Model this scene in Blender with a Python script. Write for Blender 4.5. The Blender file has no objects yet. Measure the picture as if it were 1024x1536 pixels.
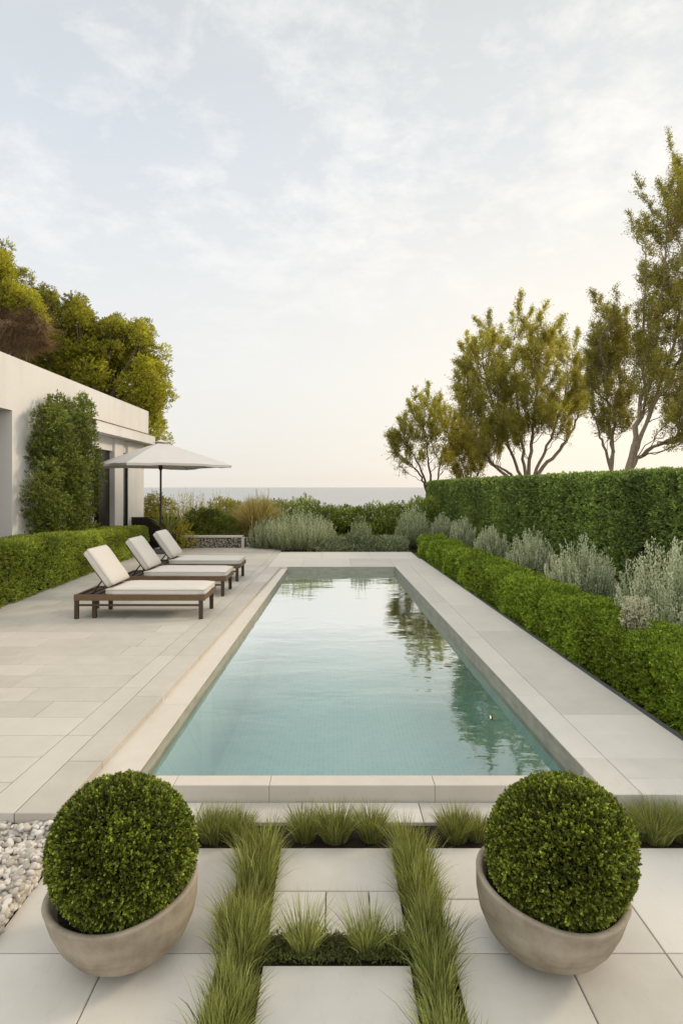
import bpy, bmesh, math, random
import numpy as np
from mathutils import Matrix, Vector
random.seed(7)
R = math.radians
S = bpy.context.scene
COL = S.collection
CAMZ = 1.9; F = 850.0; VX = 503.0; VY = 731.0

def at(px, py, Y):
    """point seen at photo pixel (px,py) at distance Y"""
    return np.array([(px - VX) * Y / F, Y, CAMZ - (py - VY) * Y / F])

# ------------------------------------------------------------------ objects
def link(o, parent=None):
    COL.objects.link(o)
    if parent is not None: o.parent = parent
    return o
def tag(o, label=None, cat=None, group=None, kind=None):
    if label: o['label'] = label
    if cat: o['category'] = cat
    if group: o['group'] = group
    if kind: o['kind'] = kind
    return o
def thing(name, loc, label, cat, group=None):
    o = bpy.data.objects.new(name, None); o.location = loc; o.empty_display_size = .2
    link(o); return tag(o, label, cat, group)
def bm_obj(name, bm, m, parent=None, smooth=False):
    me = bpy.data.meshes.new(name); bm.normal_update(); bm.to_mesh(me); bm.free()
    if smooth: me.shade_smooth()
    me.materials.append(m)
    return link(bpy.data.objects.new(name, me), parent)
def arr_obj(name, V, Fc, m, parent=None, tone=None, smooth=False, origin=None):
    """mesh from numpy arrays; Fc is (n,3) or (n,4); parented vertices are given in world space"""
    V = np.asarray(V, dtype=np.float32).reshape(-1, 3)
    if parent is not None: V = V - np.array(parent.location, dtype=np.float32)
    elif origin is not None: V = V - np.array(origin, dtype=np.float32)
    Fc = np.asarray(Fc, dtype=np.int32); k = Fc.shape[1]; n = len(Fc)
    me = bpy.data.meshes.new(name)
    me.vertices.add(len(V)); me.vertices.foreach_set('co', np.ascontiguousarray(V).ravel())
    me.loops.add(n * k); me.loops.foreach_set('vertex_index', np.ascontiguousarray(Fc).ravel())
    me.polygons.add(n); me.polygons.foreach_set('loop_start', np.arange(0, n * k, k, dtype=np.int32))
    me.update(calc_edges=True)
    if smooth: me.shade_smooth()
    else: me.shade_flat()
    if tone is not None:
        a = me.attributes.new('tone', 'FLOAT', 'FACE'); a.data.foreach_set('value', np.asarray(tone, dtype=np.float32))
    me.materials.append(m)
    o = bpy.data.objects.new(name, me)
    if parent is None and origin is not None: o.location = origin
    return link(o, parent)

# ------------------------------------------------------------------ numpy shapes
def rg(seed): return np.random.default_rng(seed)
def unit(v): return v / np.maximum(np.linalg.norm(v, axis=-1, keepdims=True), 1e-9)
def _h(i, j, k, seed):
    n = (i * 374761393 + j * 668265263 + k * 2147483647 + seed * 1274126177) & 0xFFFFFFFF
    n = ((n ^ (n >> 13)) * 1274126177) & 0xFFFFFFFF
    return ((n ^ (n >> 16)) & 0xFFFF) / 65535.0
def vnoise(P, sc, seed=0):
    P = np.asarray(P) * np.asarray(sc)
    I = np.floor(P).astype(np.int64); f = P - I; f = f * f * (3 - 2 * f)
    r = 0
    for a in (0, 1):
        for b in (0, 1):
            for c in (0, 1):
                w = (f[:, 0] if a else 1 - f[:, 0]) * (f[:, 1] if b else 1 - f[:, 1]) * (f[:, 2] if c else 1 - f[:, 2])
                r = r + w * _h(I[:, 0] + a, I[:, 1] + b, I[:, 2] + c, seed)
    return r
def leaves(P, D, L, W, rng, nrm=None, spread=.7):
    """kite shaped folded leaves -> V, F (two triangles each)"""
    n = len(P); D = unit(D); q = rng.normal(size=(n, 3))
    if nrm is not None: q = nrm + q * spread
    s = unit(np.cross(q, D)); u = np.cross(D, s)
    L = np.broadcast_to(np.asarray(L, float), (n,))[:, None]; W = np.broadcast_to(np.asarray(W, float), (n,))[:, None]
    mid = P + D * L * .48; tip = P + D * L - u * L * .08
    V = np.stack([P, mid - s * W * .5 + u * W * .18, tip, mid + s * W * .5 + u * W * .18], 1).reshape(-1, 3)
    b = np.arange(n)[:, None] * 4
    Fc = np.concatenate([b + np.array([[0, 1, 2]]), b + np.array([[0, 2, 3]])], 1).reshape(-1, 3)
    return V, Fc
def shoots(P, D, k, ln, L, W, rng, up=.0):
    """k leaves round each short shoot -> leaf bases, directions, lengths, widths, index of shoot"""
    n = len(P); D = unit(D)
    a = unit(np.cross(D, rng.normal(size=(n, 3)))); b = np.cross(D, a)
    ln = np.broadcast_to(np.asarray(ln, float), (n,)); L = np.broadcast_to(np.asarray(L, float), (n,)); W = np.broadcast_to(np.asarray(W, float), (n,))
    PP, DD, LL, WW, II = [], [], [], [], []
    for i in range(k):
        t = (i + .5) / k; az = i * 2.4 + rng.random(n) * .9; el = R(72) * (1 - t) + R(18) * t + rng.normal(size=n) * .2
        rad = a * np.cos(az)[:, None] + b * np.sin(az)[:, None]
        PP.append(P + D * (ln * t)[:, None]); DD.append(D * np.cos(el)[:, None] + rad * np.sin(el)[:, None] + np.array([0, 0, up]))
        s = .75 + rng.random(n) * .45; LL.append(L * s); WW.append(W * s); II.append(np.arange(n))
    return np.concatenate(PP), np.concatenate(DD), np.concatenate(LL), np.concatenate(WW), np.concatenate(II)
def blades(P, H, lean, curve, W, rng):
    """grass blades: root P, height H, lean (n,2) horizontal, W width; 7 verts, 5 triangles"""
    n = len(P); H = np.broadcast_to(np.asarray(H, float), (n,)); W = np.broadcast_to(np.asarray(W, float), (n,))
    az = rng.random(n) * 6.283; s = np.stack([np.cos(az), np.sin(az), np.zeros(n)], 1)
    V = []
    for i, t in enumerate((0, .38, .72, 1.)):
        off = np.zeros((n, 3)); k = t * .45 + .55 * t ** (1.6 + curve)
        off[:, :2] = lean * (k * H)[:, None]; off[:, 2] = H * (t - .28 * np.clip(np.linalg.norm(lean, axis=1), 0, 2) * t ** 2.5)
        c = P + off; w = W * (1, .9, .6, 0)[i] * .5
        if i < 3: V += [c - s * w[:, None], c + s * w[:, None]]
        else: V.append(c)
    V = np.stack(V, 1).reshape(-1, 3); b = np.arange(n)[:, None] * 7
    T = [(0, 1, 3), (0, 3, 2), (2, 3, 5), (2, 5, 4), (4, 5, 6)]
    return V, np.concatenate([b + np.array([t]) for t in T], 1).reshape(-1, 3)
def tubes(paths, sides=6):
    VV, FF, o = [], [], 0
    for pts, rad in paths:
        pts = np.asarray(pts, float); m = len(pts)
        t = unit(np.gradient(pts, axis=0)); ref = np.array([.31, .95, .05])
        a = unit(np.cross(t, ref)); b = np.cross(t, a)
        ang = np.arange(sides) * 2 * math.pi / sides
        ring = pts[:, None, :] + (a[:, None, :] * np.cos(ang)[None, :, None] + b[:, None, :] * np.sin(ang)[None, :, None]) * np.asarray(rad)[:, None, None]
        VV.append(ring.reshape(-1, 3))
        i = np.arange(m - 1)[:, None] * sides; j = np.arange(sides)[None, :]; j2 = (j + 1) % sides
        FF.append(np.stack([i + j, i + j2, i + sides + j2, i + sides + j], -1).reshape(-1, 4) + o)
        o += m * sides
    return np.concatenate(VV), np.concatenate(FF)
def bez(a, b, c, d, n):
    t = np.linspace(0, 1, n)[:, None]
    return (1-t)**3*a + 3*(1-t)**2*t*b + 3*(1-t)*t*t*c + t**3*d

# ------------------------------------------------------------------ bmesh shapes
def box(bm, x0, x1, y0, y1, z0, z1, bev=0, seg=2):
    vs = [bm.verts.new((x, y, z)) for z in (z0, z1) for y in (y0, y1) for x in (x0, x1)]
    fs = [bm.faces.new([vs[i] for i in q]) for q in ((0, 2, 3, 1), (4, 5, 7, 6), (0, 1, 5, 4), (2, 6, 7, 3), (0, 4, 6, 2), (1, 3, 7, 5))]
    if bev:
        es = list({e for f in fs for e in f.edges})
        bmesh.ops.bevel(bm, geom=es, offset=bev, segments=seg, affect='EDGES', profile=.6)
    return vs
def slab(bm, lay, quad, z, th, tone, ch=.003):
    """paving slab: top polygon quad (counter-clockwise) at z with a small worn chamfer"""
    q = np.array(quad, float); c = q.mean(0)
    def ins(d):
        n = len(q); out = []
        for i in range(n):
            e1 = q[i] - q[i-1]; e2 = q[(i+1) % n] - q[i]
            n1 = np.array([-e1[1], e1[0]]) / np.linalg.norm(e1); n2 = np.array([-e2[1], e2[0]]) / np.linalg.norm(e2)
            v = n1 + n2; out.append(q[i] + v * d / max(.3, np.dot(v, n1)))
        return out
    r0 = [bm.verts.new((p[0], p[1], z - th)) for p in q]
    r1 = [bm.verts.new((p[0], p[1], z - ch)) for p in q]
    r2 = [bm.verts.new((p[0], p[1], z)) for p in ins(ch)]
    n = len(q); fs = [bm.faces.new(r2)]
    for i in range(n):
        j = (i + 1) % n
        fs.append(bm.faces.new((r0[i], r0[j], r1[j], r1[i]))); fs.append(bm.faces.new((r1[i], r1[j], r2[j], r2[i])))
    for f in fs: f[lay] = tone
def slab_obj(name, slabs, z, th, m, gap=.004):
    bm = bmesh.new(); lay = bm.faces.layers.float.new('tone')
    for q in slabs:
        q = np.array(q, float); c = q.mean(0)
        e = q[1] - q[0]; g = q[3] - q[0]
        lx = np.linalg.norm(e); ly = np.linalg.norm(g)
        u, v = e / lx, g / ly
        qq = [q[0] + (u + v) * gap/2, q[1] + (-u + v) * gap/2, q[2] + (-u - v) * gap/2, q[3] + (u - v) * gap/2]
        slab(bm, lay, qq, z, th, random.random())
    o = bm_obj(name, bm, m); return tag(o, kind='structure')

# ------------------------------------------------------------------ materials
class NT:
    def __init__(s, name):
        s.m = bpy.data.materials.new(name); s.m.use_nodes = True; s.t = s.m.node_tree; s.t.nodes.clear()
        s.out = s.n('ShaderNodeOutputMaterial')
    def n(s, typ, **kw):
        x = s.t.nodes.new(typ)
        for k, v in kw.items(): setattr(x, k, v)
        return x
    def l(s, a, b): s.t.links.new(a, b)
    def noise(s, scale, detail=4, rough=.55, vec=None, dist=0):
        x = s.n('ShaderNodeTexNoise'); x.inputs['Scale'].default_value = scale; x.inputs['Detail'].default_value = detail
        x.inputs['Roughness'].default_value = rough; x.inputs['Distortion'].default_value = dist
        if vec is not None: s.l(vec, x.inputs['Vector'])
        return x.outputs['Fac']
    def ramp(s, fac, stops):
        x = s.n('ShaderNodeValToRGB'); e = x.color_ramp.elements
        while len(e) < len(stops): e.new(.5)
        for i, (p, c) in enumerate(stops):
            e[i].position = p; e[i].color = (*c, 1) if len(c) == 3 else c
        s.l(fac, x.inputs['Fac']); return x.outputs['Color']
    def math(s, op, a, b=0., c=None, clamp=False):
        x = s.n('ShaderNodeMath', operation=op, use_clamp=clamp)
        for i, v in enumerate((a, b, c)):
            if v is None: continue
            if isinstance(v, (int, float)): x.inputs[i].default_value = v
            else: s.l(v, x.inputs[i])
        return x.outputs[0]
    def mix(s, fac, a, b, blend='MIX'):
        x = s.n('ShaderNodeMix', data_type='RGBA', blend_type=blend)
        for k, v in ((0, fac), (6, a), (7, b)):
            if isinstance(v, (int, float)): x.inputs[k].default_value = v
            elif isinstance(v, tuple): x.inputs[k].default_value = (*v, 1)
            else: s.l(v, x.inputs[k])
        return x.outputs[2]
    def pos(s): return s.n('ShaderNodeNewGeometry').outputs['Position']
    def obj(s): return s.n('ShaderNodeTexCoord').outputs['Object']
    def mapping(s, vec, scale=(1, 1, 1)):
        x = s.n('ShaderNodeMapping'); x.inputs['Scale'].default_value = scale; s.l(vec, x.inputs['Vector']); return x.outputs[0]
    def attr(s, name='tone'): return s.n('ShaderNodeAttribute', attribute_name=name).outputs['Fac']
    def bump(s, h, strength=.3, dist=.01):
        x = s.n('ShaderNodeBump'); x.inputs['Strength'].default_value = strength; x.inputs['Distance'].default_value = dist
        s.l(h, x.inputs['Height']); return x.outputs['Normal']
    def princ(s, col, rough=.6, normal=None, spec=.5, metal=0.):
        x = s.n('ShaderNodeBsdfPrincipled')
        if isinstance(col, tuple): x.inputs['Base Color'].default_value = (*col, 1)
        else: s.l(col, x.inputs['Base Color'])
        if isinstance(rough, (int, float)): x.inputs['Roughness'].default_value = rough
        else: s.l(rough, x.inputs['Roughness'])
        x.inputs['Specular IOR Level'].default_value = spec; x.inputs['Metallic'].default_value = metal
        if normal is not None: s.l(normal, x.inputs['Normal'])
        return x.outputs[0]
    def done(s, sh): s.l(sh, s.out.inputs['Surface']); return s.m

def m_leaf(name, stops, trans=.3, rough=.45, tcol=(1.25, 1.2, .55), spec=.35):
    t = NT(name); c = t.ramp(t.attr(), stops)
    p = t.princ(c, rough, spec=spec)
    tr = t.n('ShaderNodeBsdfTranslucent'); t.l(t.mix(1., c, tcol, 'MULTIPLY'), tr.inputs['Color'])
    mx = t.n('ShaderNodeMixShader'); mx.inputs[0].default_value = trans; t.l(p, mx.inputs[1]); t.l(tr.outputs[0], mx.inputs[2])
    return t.done(mx.outputs[0])
def m_stone(name, lo, mid, hi, rough=.62, stain=.5, grain=1., tint=.4):
    t = NT(name); P = t.pos()
    big = t.noise(.9, 4, .6, P, .6); med = t.noise(5.5, 5, .62, P, .3); fine = t.noise(190, 3, .7, P)
    sm = t.noise(26, 4, .65, t.mapping(P, (1., .35, 1.)))
    base = t.ramp(t.math('ADD', t.math('MULTIPLY', t.attr(), tint), t.math('ADD', t.math('MULTIPLY', big, .42), t.math('MULTIPLY', med, .32))), [(.28, lo), (.55, mid), (.85, hi)])
    c = t.mix(t.math('MULTIPLY', t.math('GREATER_THAN', fine, .62), .09 * grain), base, tuple(x * .62 for x in lo))
    c = t.mix(t.math('MULTIPLY', t.math('SUBTRACT', sm, .55, clamp=True), 1.1 * stain), c, tuple(x * .72 for x in lo))
    h = t.math('ADD', t.math('MULTIPLY', fine, .5), t.math('MULTIPLY', sm, .8))
    return t.done(t.princ(c, t.math('ADD', t.math('MULTIPLY', med, .25), rough - .12), t.bump(h, .22, .004), .35))
def m_plain(name, col, rough=.6, spec=.4, metal=0., var=.15, sc=8., bump=.1, bsc=60., bd=.003):
    t = NT(name); P = t.obj()
    c = t.mix(t.noise(sc, 4, .6, P), tuple(x * (1 - var) for x in col), tuple(min(1, x * (1 + var)) for x in col))
    return t.done(t.princ(c, rough, t.bump(t.noise(bsc, 3, .6, P), bump, bd), spec, metal))

M = {}
M['deck'] = m_stone('limestone_deck', (.41, .378, .325), (.505, .472, .415), (.575, .542, .485), tint=.26)
M['terrace'] = m_stone('limestone_terrace', (.43, .402, .355), (.535, .507, .452), (.61, .582, .53), stain=.6, tint=.5)
M['coping'] = m_stone('limestone_coping', (.52, .47, .40), (.60, .55, .475), (.66, .61, .54), tint=.25)
M['cast'] = m_stone('concrete_walk', (.47, .445, .395), (.57, .54, .485), (.635, .605, .545), stain=.6, tint=.3)
M['soil'] = m_plain('dark_soil', (.035, .026, .018), .95, .1, var=.6, sc=30, bump=.9, bsc=120, bd=.02)
M['joint'] = m_plain('joint_sand', (.17, .155, .13), .95, .1, var=.3, sc=30)
M['edging'] = m_plain('slate_edging', (.10, .10, .105), .8, .3, var=.35, sc=25, bump=.4)
M['earth'] = m_plain('bare_earth', (.12, .095, .06), .95, .1, var=.4, sc=.8, bump=.6, bsc=6, bd=.05)
# stucco
def m_stucco():
    t = NT('white_stucco'); P = t.pos()
    streak = t.noise(2.2, 4, .6, t.mapping(P, (1, 1, .12))); blot = t.noise(.7, 4, .6, P)
    c = t.ramp(t.math('ADD', t.math('MULTIPLY', streak, .45), t.math('MULTIPLY', blot, .55)), [(.28, (.63, .61, .575)), (.5, (.72, .705, .685)), (.7, (.76, .745, .73))])
    return t.done(t.princ(c, .85, t.bump(t.noise(90, 4, .7, P), .3, .004), .2))
M['stucco'] = m_stucco()
def m_wood(name, a, b):
    t = NT(name); P = t.obj(); g = t.noise(9, 5, .7, t.mapping(P, (1.2, 16, 16)), 1.2); g2 = t.noise(60, 3, .6, t.mapping(P, (.6, 8, 8)))
    c = t.ramp(t.math('ADD', t.math('MULTIPLY', g, .7), t.math('MULTIPLY', g2, .3)), [(.3, a), (.7, b)])
    return t.done(t.princ(c, .5, t.bump(g2, .25, .003), .35))
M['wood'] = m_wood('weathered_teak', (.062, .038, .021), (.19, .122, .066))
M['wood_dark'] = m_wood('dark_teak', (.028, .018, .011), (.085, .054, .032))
def m_cloth(name, col, sc=420):
    t = NT(name); P = t.obj(); w = t.noise(sc, 2, .5, P); b = t.noise(7, 4, .6, P)
    c = t.mix(t.math('MULTIPLY', w, .35), col, tuple(x * .78 for x in col))
    c = t.mix(t.math('MULTIPLY', b, .18), c, tuple(x * .8 for x in col))
    return t.done(t.princ(c, .92, t.bump(t.math('ADD', t.math('MULTIPLY', w, .3), b), .35, .012), .15))
M['cushion'] = m_cloth('cushion_canvas', (.62, .585, .54))
M['piping'] = m_cloth('cushion_piping', (.50, .47, .43))
def m_parasol():
    t = NT('parasol_canvas'); w = t.noise(300, 2, .5, t.obj()); b = t.noise(4, 3, .6, t.obj())
    c = t.mix(t.math('MULTIPLY', b, .25), (.72, .70, .68), (.60, .585, .57)); p = t.princ(c, .9, t.bump(w, .2, .003), .15)
    tr = t.n('ShaderNodeBsdfTranslucent'); tr.inputs[0].default_value = (.72, .68, .62, 1)
    mx = t.n('ShaderNodeMixShader'); mx.inputs[0].default_value = .25; t.l(p, mx.inputs[1]); t.l(tr.outputs[0], mx.inputs[2])
    return t.done(mx.outputs[0])
M['parasol'] = m_parasol()
M['pole'] = m_plain('dark_bronze', (.035, .026, .02), .4, .5, .3)
M['bark'] = m_plain('grey_brown_bark', (.16, .12, .085), .9, .15, var=.5, sc=14, bump=.8, bsc=40, bd=.01)
M['bark_pale'] = m_plain('pale_bark', (.30, .235, .165), .85, .2, var=.4, sc=10, bump=.7, bsc=30, bd=.01)
M['twig'] = m_plain('inner_twigs', (.028, .026, .014), .95, .1, var=.5, sc=20, bump=.8, bsc=40, bd=.03)
def m_bowl():
    t = NT('cast_concrete_bowl'); P = t.obj(); a = t.noise(4.5, 5, .62, t.mapping(P, (1, 1, 2.2)), .5); f = t.noise(170, 3, .7, P); st = t.noise(16, 4, .6, t.mapping(P, (1, 1, .5)))
    c = t.ramp(t.math('ADD', t.math('MULTIPLY', a, .65), t.math('MULTIPLY', st, .35)), [(.32, (.185, .15, .108)), (.5, (.305, .258, .195)), (.7, (.40, .35, .28))])
    c = t.mix(t.math('MULTIPLY', t.math('GREATER_THAN', f, .64), .25), c, (.16, .135, .10))
    return t.done(t.princ(c, .75, t.bump(t.math('ADD', f, a), .3, .006), .3))
M['bowl'] = m_bowl()
M['metal_dark'] = m_plain('bronze_window_frame', (.03, .025, .022), .4, .5, .6)
M['flash'] = m_plain('copper_flashing', (.20, .13, .08), .5, .4, .5)
M['glass'] = m_plain('window_glass', (.045, .05, .05), .04, .9, var=.1, bump=.0)
M['room'] = m_plain('dim_plaster', (.42, .385, .335), .9, .1)
M['roof'] = m_plain('roof_membrane', (.35, .33, .30), .9, .1)
M['darkwall'] = m_plain('dark_stained_boards', (.035, .028, .022), .8, .2)
M['pebblewall'] = None
def m_gabion():
    t = NT('pebble_facing'); v = t.n('ShaderNodeTexVoronoi', feature='F1'); v.inputs['Scale'].default_value = 26; t.l(t.obj(), v.inputs['Vector'])
    c = t.mix(v.outputs['Color'], (.16, .145, .12), (.46, .43, .37)); c = t.mix(t.math('GREATER_THAN', v.outputs['Distance'], .52), c, (.07, .06, .045))
    return t.done(t.princ(c, .8, t.bump(t.math('SUBTRACT', 1., v.outputs['Distance']), .9, .02), .3))
M['pebblewall'] = m_gabion()
def m_pebble():
    t = NT('white_pebble'); c = t.ramp(t.attr(), [(0, (.22, .19, .155)), (.3, (.42, .385, .335)), (.7, (.56, .525, .47)), (1, (.70, .67, .62))])
    c = t.mix(t.math('MULTIPLY', t.noise(45, 4, .65, t.pos()), .4), c, (.50, .45, .38))
    return t.done(t.princ(c, .6, t.bump(t.noise(160, 3, .6, t.pos()), .2, .003), .35))
M['pebble'] = m_pebble()
# foliage
M['box'] = m_leaf('boxwood_leaf', [(0, (0.037, 0.044, 0.007)), (.45, (0.163, 0.196, 0.024)), (.8, (0.385, 0.463, 0.058)), (1, (0.564, 0.679, 0.104))], .25, .38)
M['topiary'] = m_leaf('topiary_leaf', [(0, (0.024, 0.030, 0.005)), (.45, (0.136, 0.165, 0.021)), (.78, (0.361, 0.435, 0.057)), (1, (0.623, 0.748, 0.144))], .25, .36)
M['hedge_bright'] = m_leaf('bright_hedge_leaf', [(0, (0.038, 0.053, 0.007)), (.45, (0.153, 0.212, 0.018)), (.8, (0.315, 0.437, 0.040)), (1, (0.479, 0.664, 0.082))], .28, .42)
M['hedge_tall'] = m_leaf('tall_hedge_leaf', [(0, (0.024, 0.034, 0.010)), (.5, (0.122, 0.170, 0.044)), (.85, (0.268, 0.371, 0.089)), (1, (0.417, 0.572, 0.129))], .22, .42)
M['silver'] = m_leaf('silver_leaf', [(0, (0.100, 0.133, 0.058)), (.4, (0.240, 0.296, 0.152)), (.75, (0.469, 0.516, 0.321)), (1, (0.728, 0.743, 0.515))], .25, .6, (1, 1, .85), .2)
M['sage'] = m_leaf('grey_green_leaf', [(0, (0.107, 0.119, 0.061)), (.5, (0.296, 0.329, 0.180)), (1, (0.573, 0.637, 0.402))], .25, .55, (1, 1, .8), .25)
M['olive'] = m_leaf('olive_leaf', [(0, (0.093, 0.088, 0.020)), (.45, (0.235, 0.224, 0.050)), (.8, (0.400, 0.381, 0.086)), (1, (0.617, 0.589, 0.133))], .5, .45, (1.35, 1.25, .5))
M['gold'] = m_leaf('golden_leaf', [(0, (0.156, 0.144, 0.025)), (.5, (0.336, 0.308, 0.050)), (1, (0.603, 0.552, 0.113))], .42, .5, (1.35, 1.1, .5))
M['tree'] = m_leaf('broadleaf_leaf', [(0, (0.071, 0.071, 0.013)), (.4, (0.227, 0.227, 0.025)), (.75, (0.424, 0.424, 0.040)), (1, (0.614, 0.614, 0.061))], .33, .42, (1.35, 1.2, .45))
M['bush'] = m_leaf('dark_bush_leaf', [(0, (0.031, 0.037, 0.007)), (.5, (0.164, 0.201, 0.031)), (.85, (0.337, 0.416, 0.064)), (1, (0.438, 0.540, 0.109))], .25, .4)
M['climber'] = m_leaf('climber_leaf', [(0, (0.022, 0.027, 0.006)), (.5, (0.115, 0.139, 0.024)), (.85, (0.276, 0.332, 0.062)), (1, (0.484, 0.582, 0.131))], .28, .38)
M['grass'] = m_leaf('grass_blade', [(0, (0.086, 0.093, 0.029)), (.45, (0.249, 0.270, 0.078)), (.8, (0.398, 0.432, 0.146)), (1, (0.645, 0.701, 0.266))], .33, .5, (1.2, 1.15, .6))
M['strawgrass'] = m_leaf('straw_blade', [(0, (0.169, 0.161, 0.051)), (.5, (0.439, 0.372, 0.144)), (1, (0.811, 0.676, 0.338))], .35, .55, (1.2, 1.1, .6))
M['drystrand'] = m_leaf('dry_frond', [(0, (0.127, 0.088, 0.051)), (.5, (0.312, 0.229, 0.144)), (1, (0.575, 0.432, 0.280))], .3, .6, (1.2, 1, .7))
M['flower'] = m_leaf('cream_flower', [(0, (.40, .40, .24)), (1, (.74, .72, .55))], .3, .6, (1, 1, .85))
M['deadleaf'] = m_leaf('fallen_leaf', [(0, (.50, .33, .20)), (1, (.62, .44, .30))], .2, .6)
# ================================================================== SETTING
# left deck edge (towards the pool) and the other long lines, as measured; they close in slightly with distance
Y0D = 3.04; YB = 12.5; YE = 15.35
def lin(x0, y0, x1, y1): return lambda y: x0 + (x1 - x0) * (y - y0) / (y1 - y0)
deckL = lin(-1.495, 3.33, -1.205, 12.5)
bandA_ = lin(-1.725, 3.04, -1.50, 12.5); bandB_ = lin(-1.925, 3.04, -1.66, 12.5)
bandA = lambda y: bandA_(min(y, 12.5)); bandB = lambda y: bandB_(min(y, 12.5))
poolL = lin(-1.24, 3.54, -1.065, 12.5); poolR = lin(1.545, 3.54, 1.315, 12.5)
seamR = lin(1.75, 3.04, 1.66, 12.5); walkR = lin(2.40, 3.8, 2.05, 15.3)
ZD = .15; ZC = .10; ZW = .015; ZF = -.92

# ground sheet with the pool cut out, running out to the shore
bm = bmesh.new()
gx = [-220, -1.5, 1.75, 220]; gy = [-60, 3.45, 12.62, 34]
gv = {(i, j): bm.verts.new((gx[i], gy[j], -.06)) for i in range(4) for j in range(4)}
for i in range(3):
    for j in range(3):
        if (i, j) != (1, 1): bm.faces.new((gv[i, j], gv[i+1, j], gv[i+1, j+1], gv[i, j+1]))
sl = [bm.verts.new((gx[i], 60, -7)) for i in range(4)]
for i in range(3): bm.faces.new((gv[i, 3], gv[i+1, 3], sl[i+1], sl[i]))
tag(bm_obj('ground', bm, M['earth']), kind='structure')
def m_sea():
    t = NT('sea_water'); P = t.pos()
    n1 = t.noise(.09, 6, .62, t.mapping(P, (.35, 1, 1))); n2 = t.noise(.9, 4, .6, t.mapping(P, (.5, 1, 1)))
    h = t.math('ADD', t.math('MULTIPLY', n1, 1.), t.math('MULTIPLY', n2, .16))
    c = t.mix(n1, (.25, .25, .245), (.36, .35, .335))
    return t.done(t.princ(c, .30, t.bump(h, .55, 2.5), .45))
bm = bmesh.new()
vs = [bm.verts.new(p) for p in ((-26000, 36, -5), (26000, 36, -5), (26000, 30000, -5), (-26000, 30000, -5))]; bm.faces.new(vs)
tag(bm_obj('sea', bm, m_sea()), kind='structure')

# left deck: rows of long slabs, then two border bands running to the pool step
rows = []; y = Y0D; k = 0
while y < 16.6:
    rows.append((y, min(y + .318, 16.65))); y += .318
sl = []
for i, (a, b) in enumerate(rows):
    x = -4.98 + random.uniform(0, .75); xs = [-5.35]
    while x < bandB(min(a, 12.5)) - .35: xs.append(x); x += random.choice((.72, .95, 1.1, 1.25))
    for p, q in zip(xs, xs[1:] + [None]):
        sl.append([(p, a), (q if q is not None else bandB(a), a), (q if q is not None else bandB(b), b), (p, b)])
for i in range(0, len(rows) - 2, 3):
    a, b = rows[i][0], rows[min(i + 2, len(rows) - 1)][1]
    sl.append([(bandB(a), a), (bandA(a), a), (bandA(b), b), (bandB(b), b)])
for a, b in zip([3.04, 3.62, 4.74, 5.9, 7.05, 8.2, 9.35, 10.5, 11.5], [3.62, 4.74, 5.9, 7.05, 8.2, 9.35, 10.5, 11.5, 12.5]):
    sl.append([(bandA(a), a), (deckL(a), a), (deckL(b), b), (bandA(b), b)])
slab_obj('pool_deck', sl, ZD, .055, M['deck'], .006)
# far paving behind the pool and the right hand walkway, large pale slabs
sl = []
xs = [-1.497, -.75, .35, 1.318]
for p, q in zip(xs, xs[1:]):
    sl.append([(p, YB), (q, YB), (q, 13.9), (p, 13.9)])
xs = [-1.497, -.35, .9, 2.05]
for p, q in zip(xs, xs[1:]): sl.append([(p, 13.9), (q, 13.9), (q, YE), (p, YE)])
sl.append([(1.318, YB), (walkR(12.5), YB), (walkR(13.9), 13.9), (1.318, 13.9)])
slab_obj('far_paving', sl, ZD, .20, M['cast'], .003)
sl = []
ys = [3.225, 3.66, 4.75, 6.6, 8.6, 10.5, 12.5]
for a, b in zip(ys, ys[1:]): sl.append([(poolR(max(a, 3.0)), a), (seamR(a), a), (seamR(b), b), (poolR(b), b)])
ys = [3.225, 3.40, 3.66, 4.0, 4.36, 5.5, 6.9, 8.4, 9.9, 11.2, 12.5]
for a, b in zip(ys, ys[1:]): sl.append([(seamR(a), a), (walkR(a), a), (walkR(b), b), (seamR(b), b)])
slab_obj('right_walkway', sl, ZD, .20, M['cast'], .003)
# sunken pool coping on the left and along the front
sl = []
ys = [3.54, 4.7, 5.9, 7.1, 8.3, 9.5, 10.7, 12.496]
for a, b in zip(ys, ys[1:]): sl.append([(deckL(a) - .05, a), (poolL(a), a), (poolL(b), b), (deckL(b) - .05, b)])
xs = [deckL(3.42) - .05, -1.0, -.42, .62, 1.548]
xs = [-1.53, -.98, -.40, .60, 1.548]
for p, q in zip(xs, xs[1:]): sl.append([(p, 3.42), (q, 3.42), (q, 3.54), (p, 3.54)])
slab_obj('pool_coping', sl, ZC, .20, M['coping'], .0025)
# substrate under the raised paving
bm = bmesh.new()
for pts in ([(-5.4, 3.06), (-1.56, 3.06), (-1.27, 12.58), (-5.4, 12.58)], [(-5.4, 12.6), (2.0, 12.6), (2.0, 15.3), (-5.4, 16.6)]):
    lo = [bm.verts.new((x, y, -.05)) for x, y in pts]; hi = [bm.verts.new((x, y, .095)) for x, y in pts]
    bm.faces.new(hi)
    for i in range(4): bm.faces.new((lo[i], lo[(i+1) % 4], hi[(i+1) % 4], hi[i]))
tag(bm_obj('deck_bedding', bm, M['joint']), kind='structure')
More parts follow.
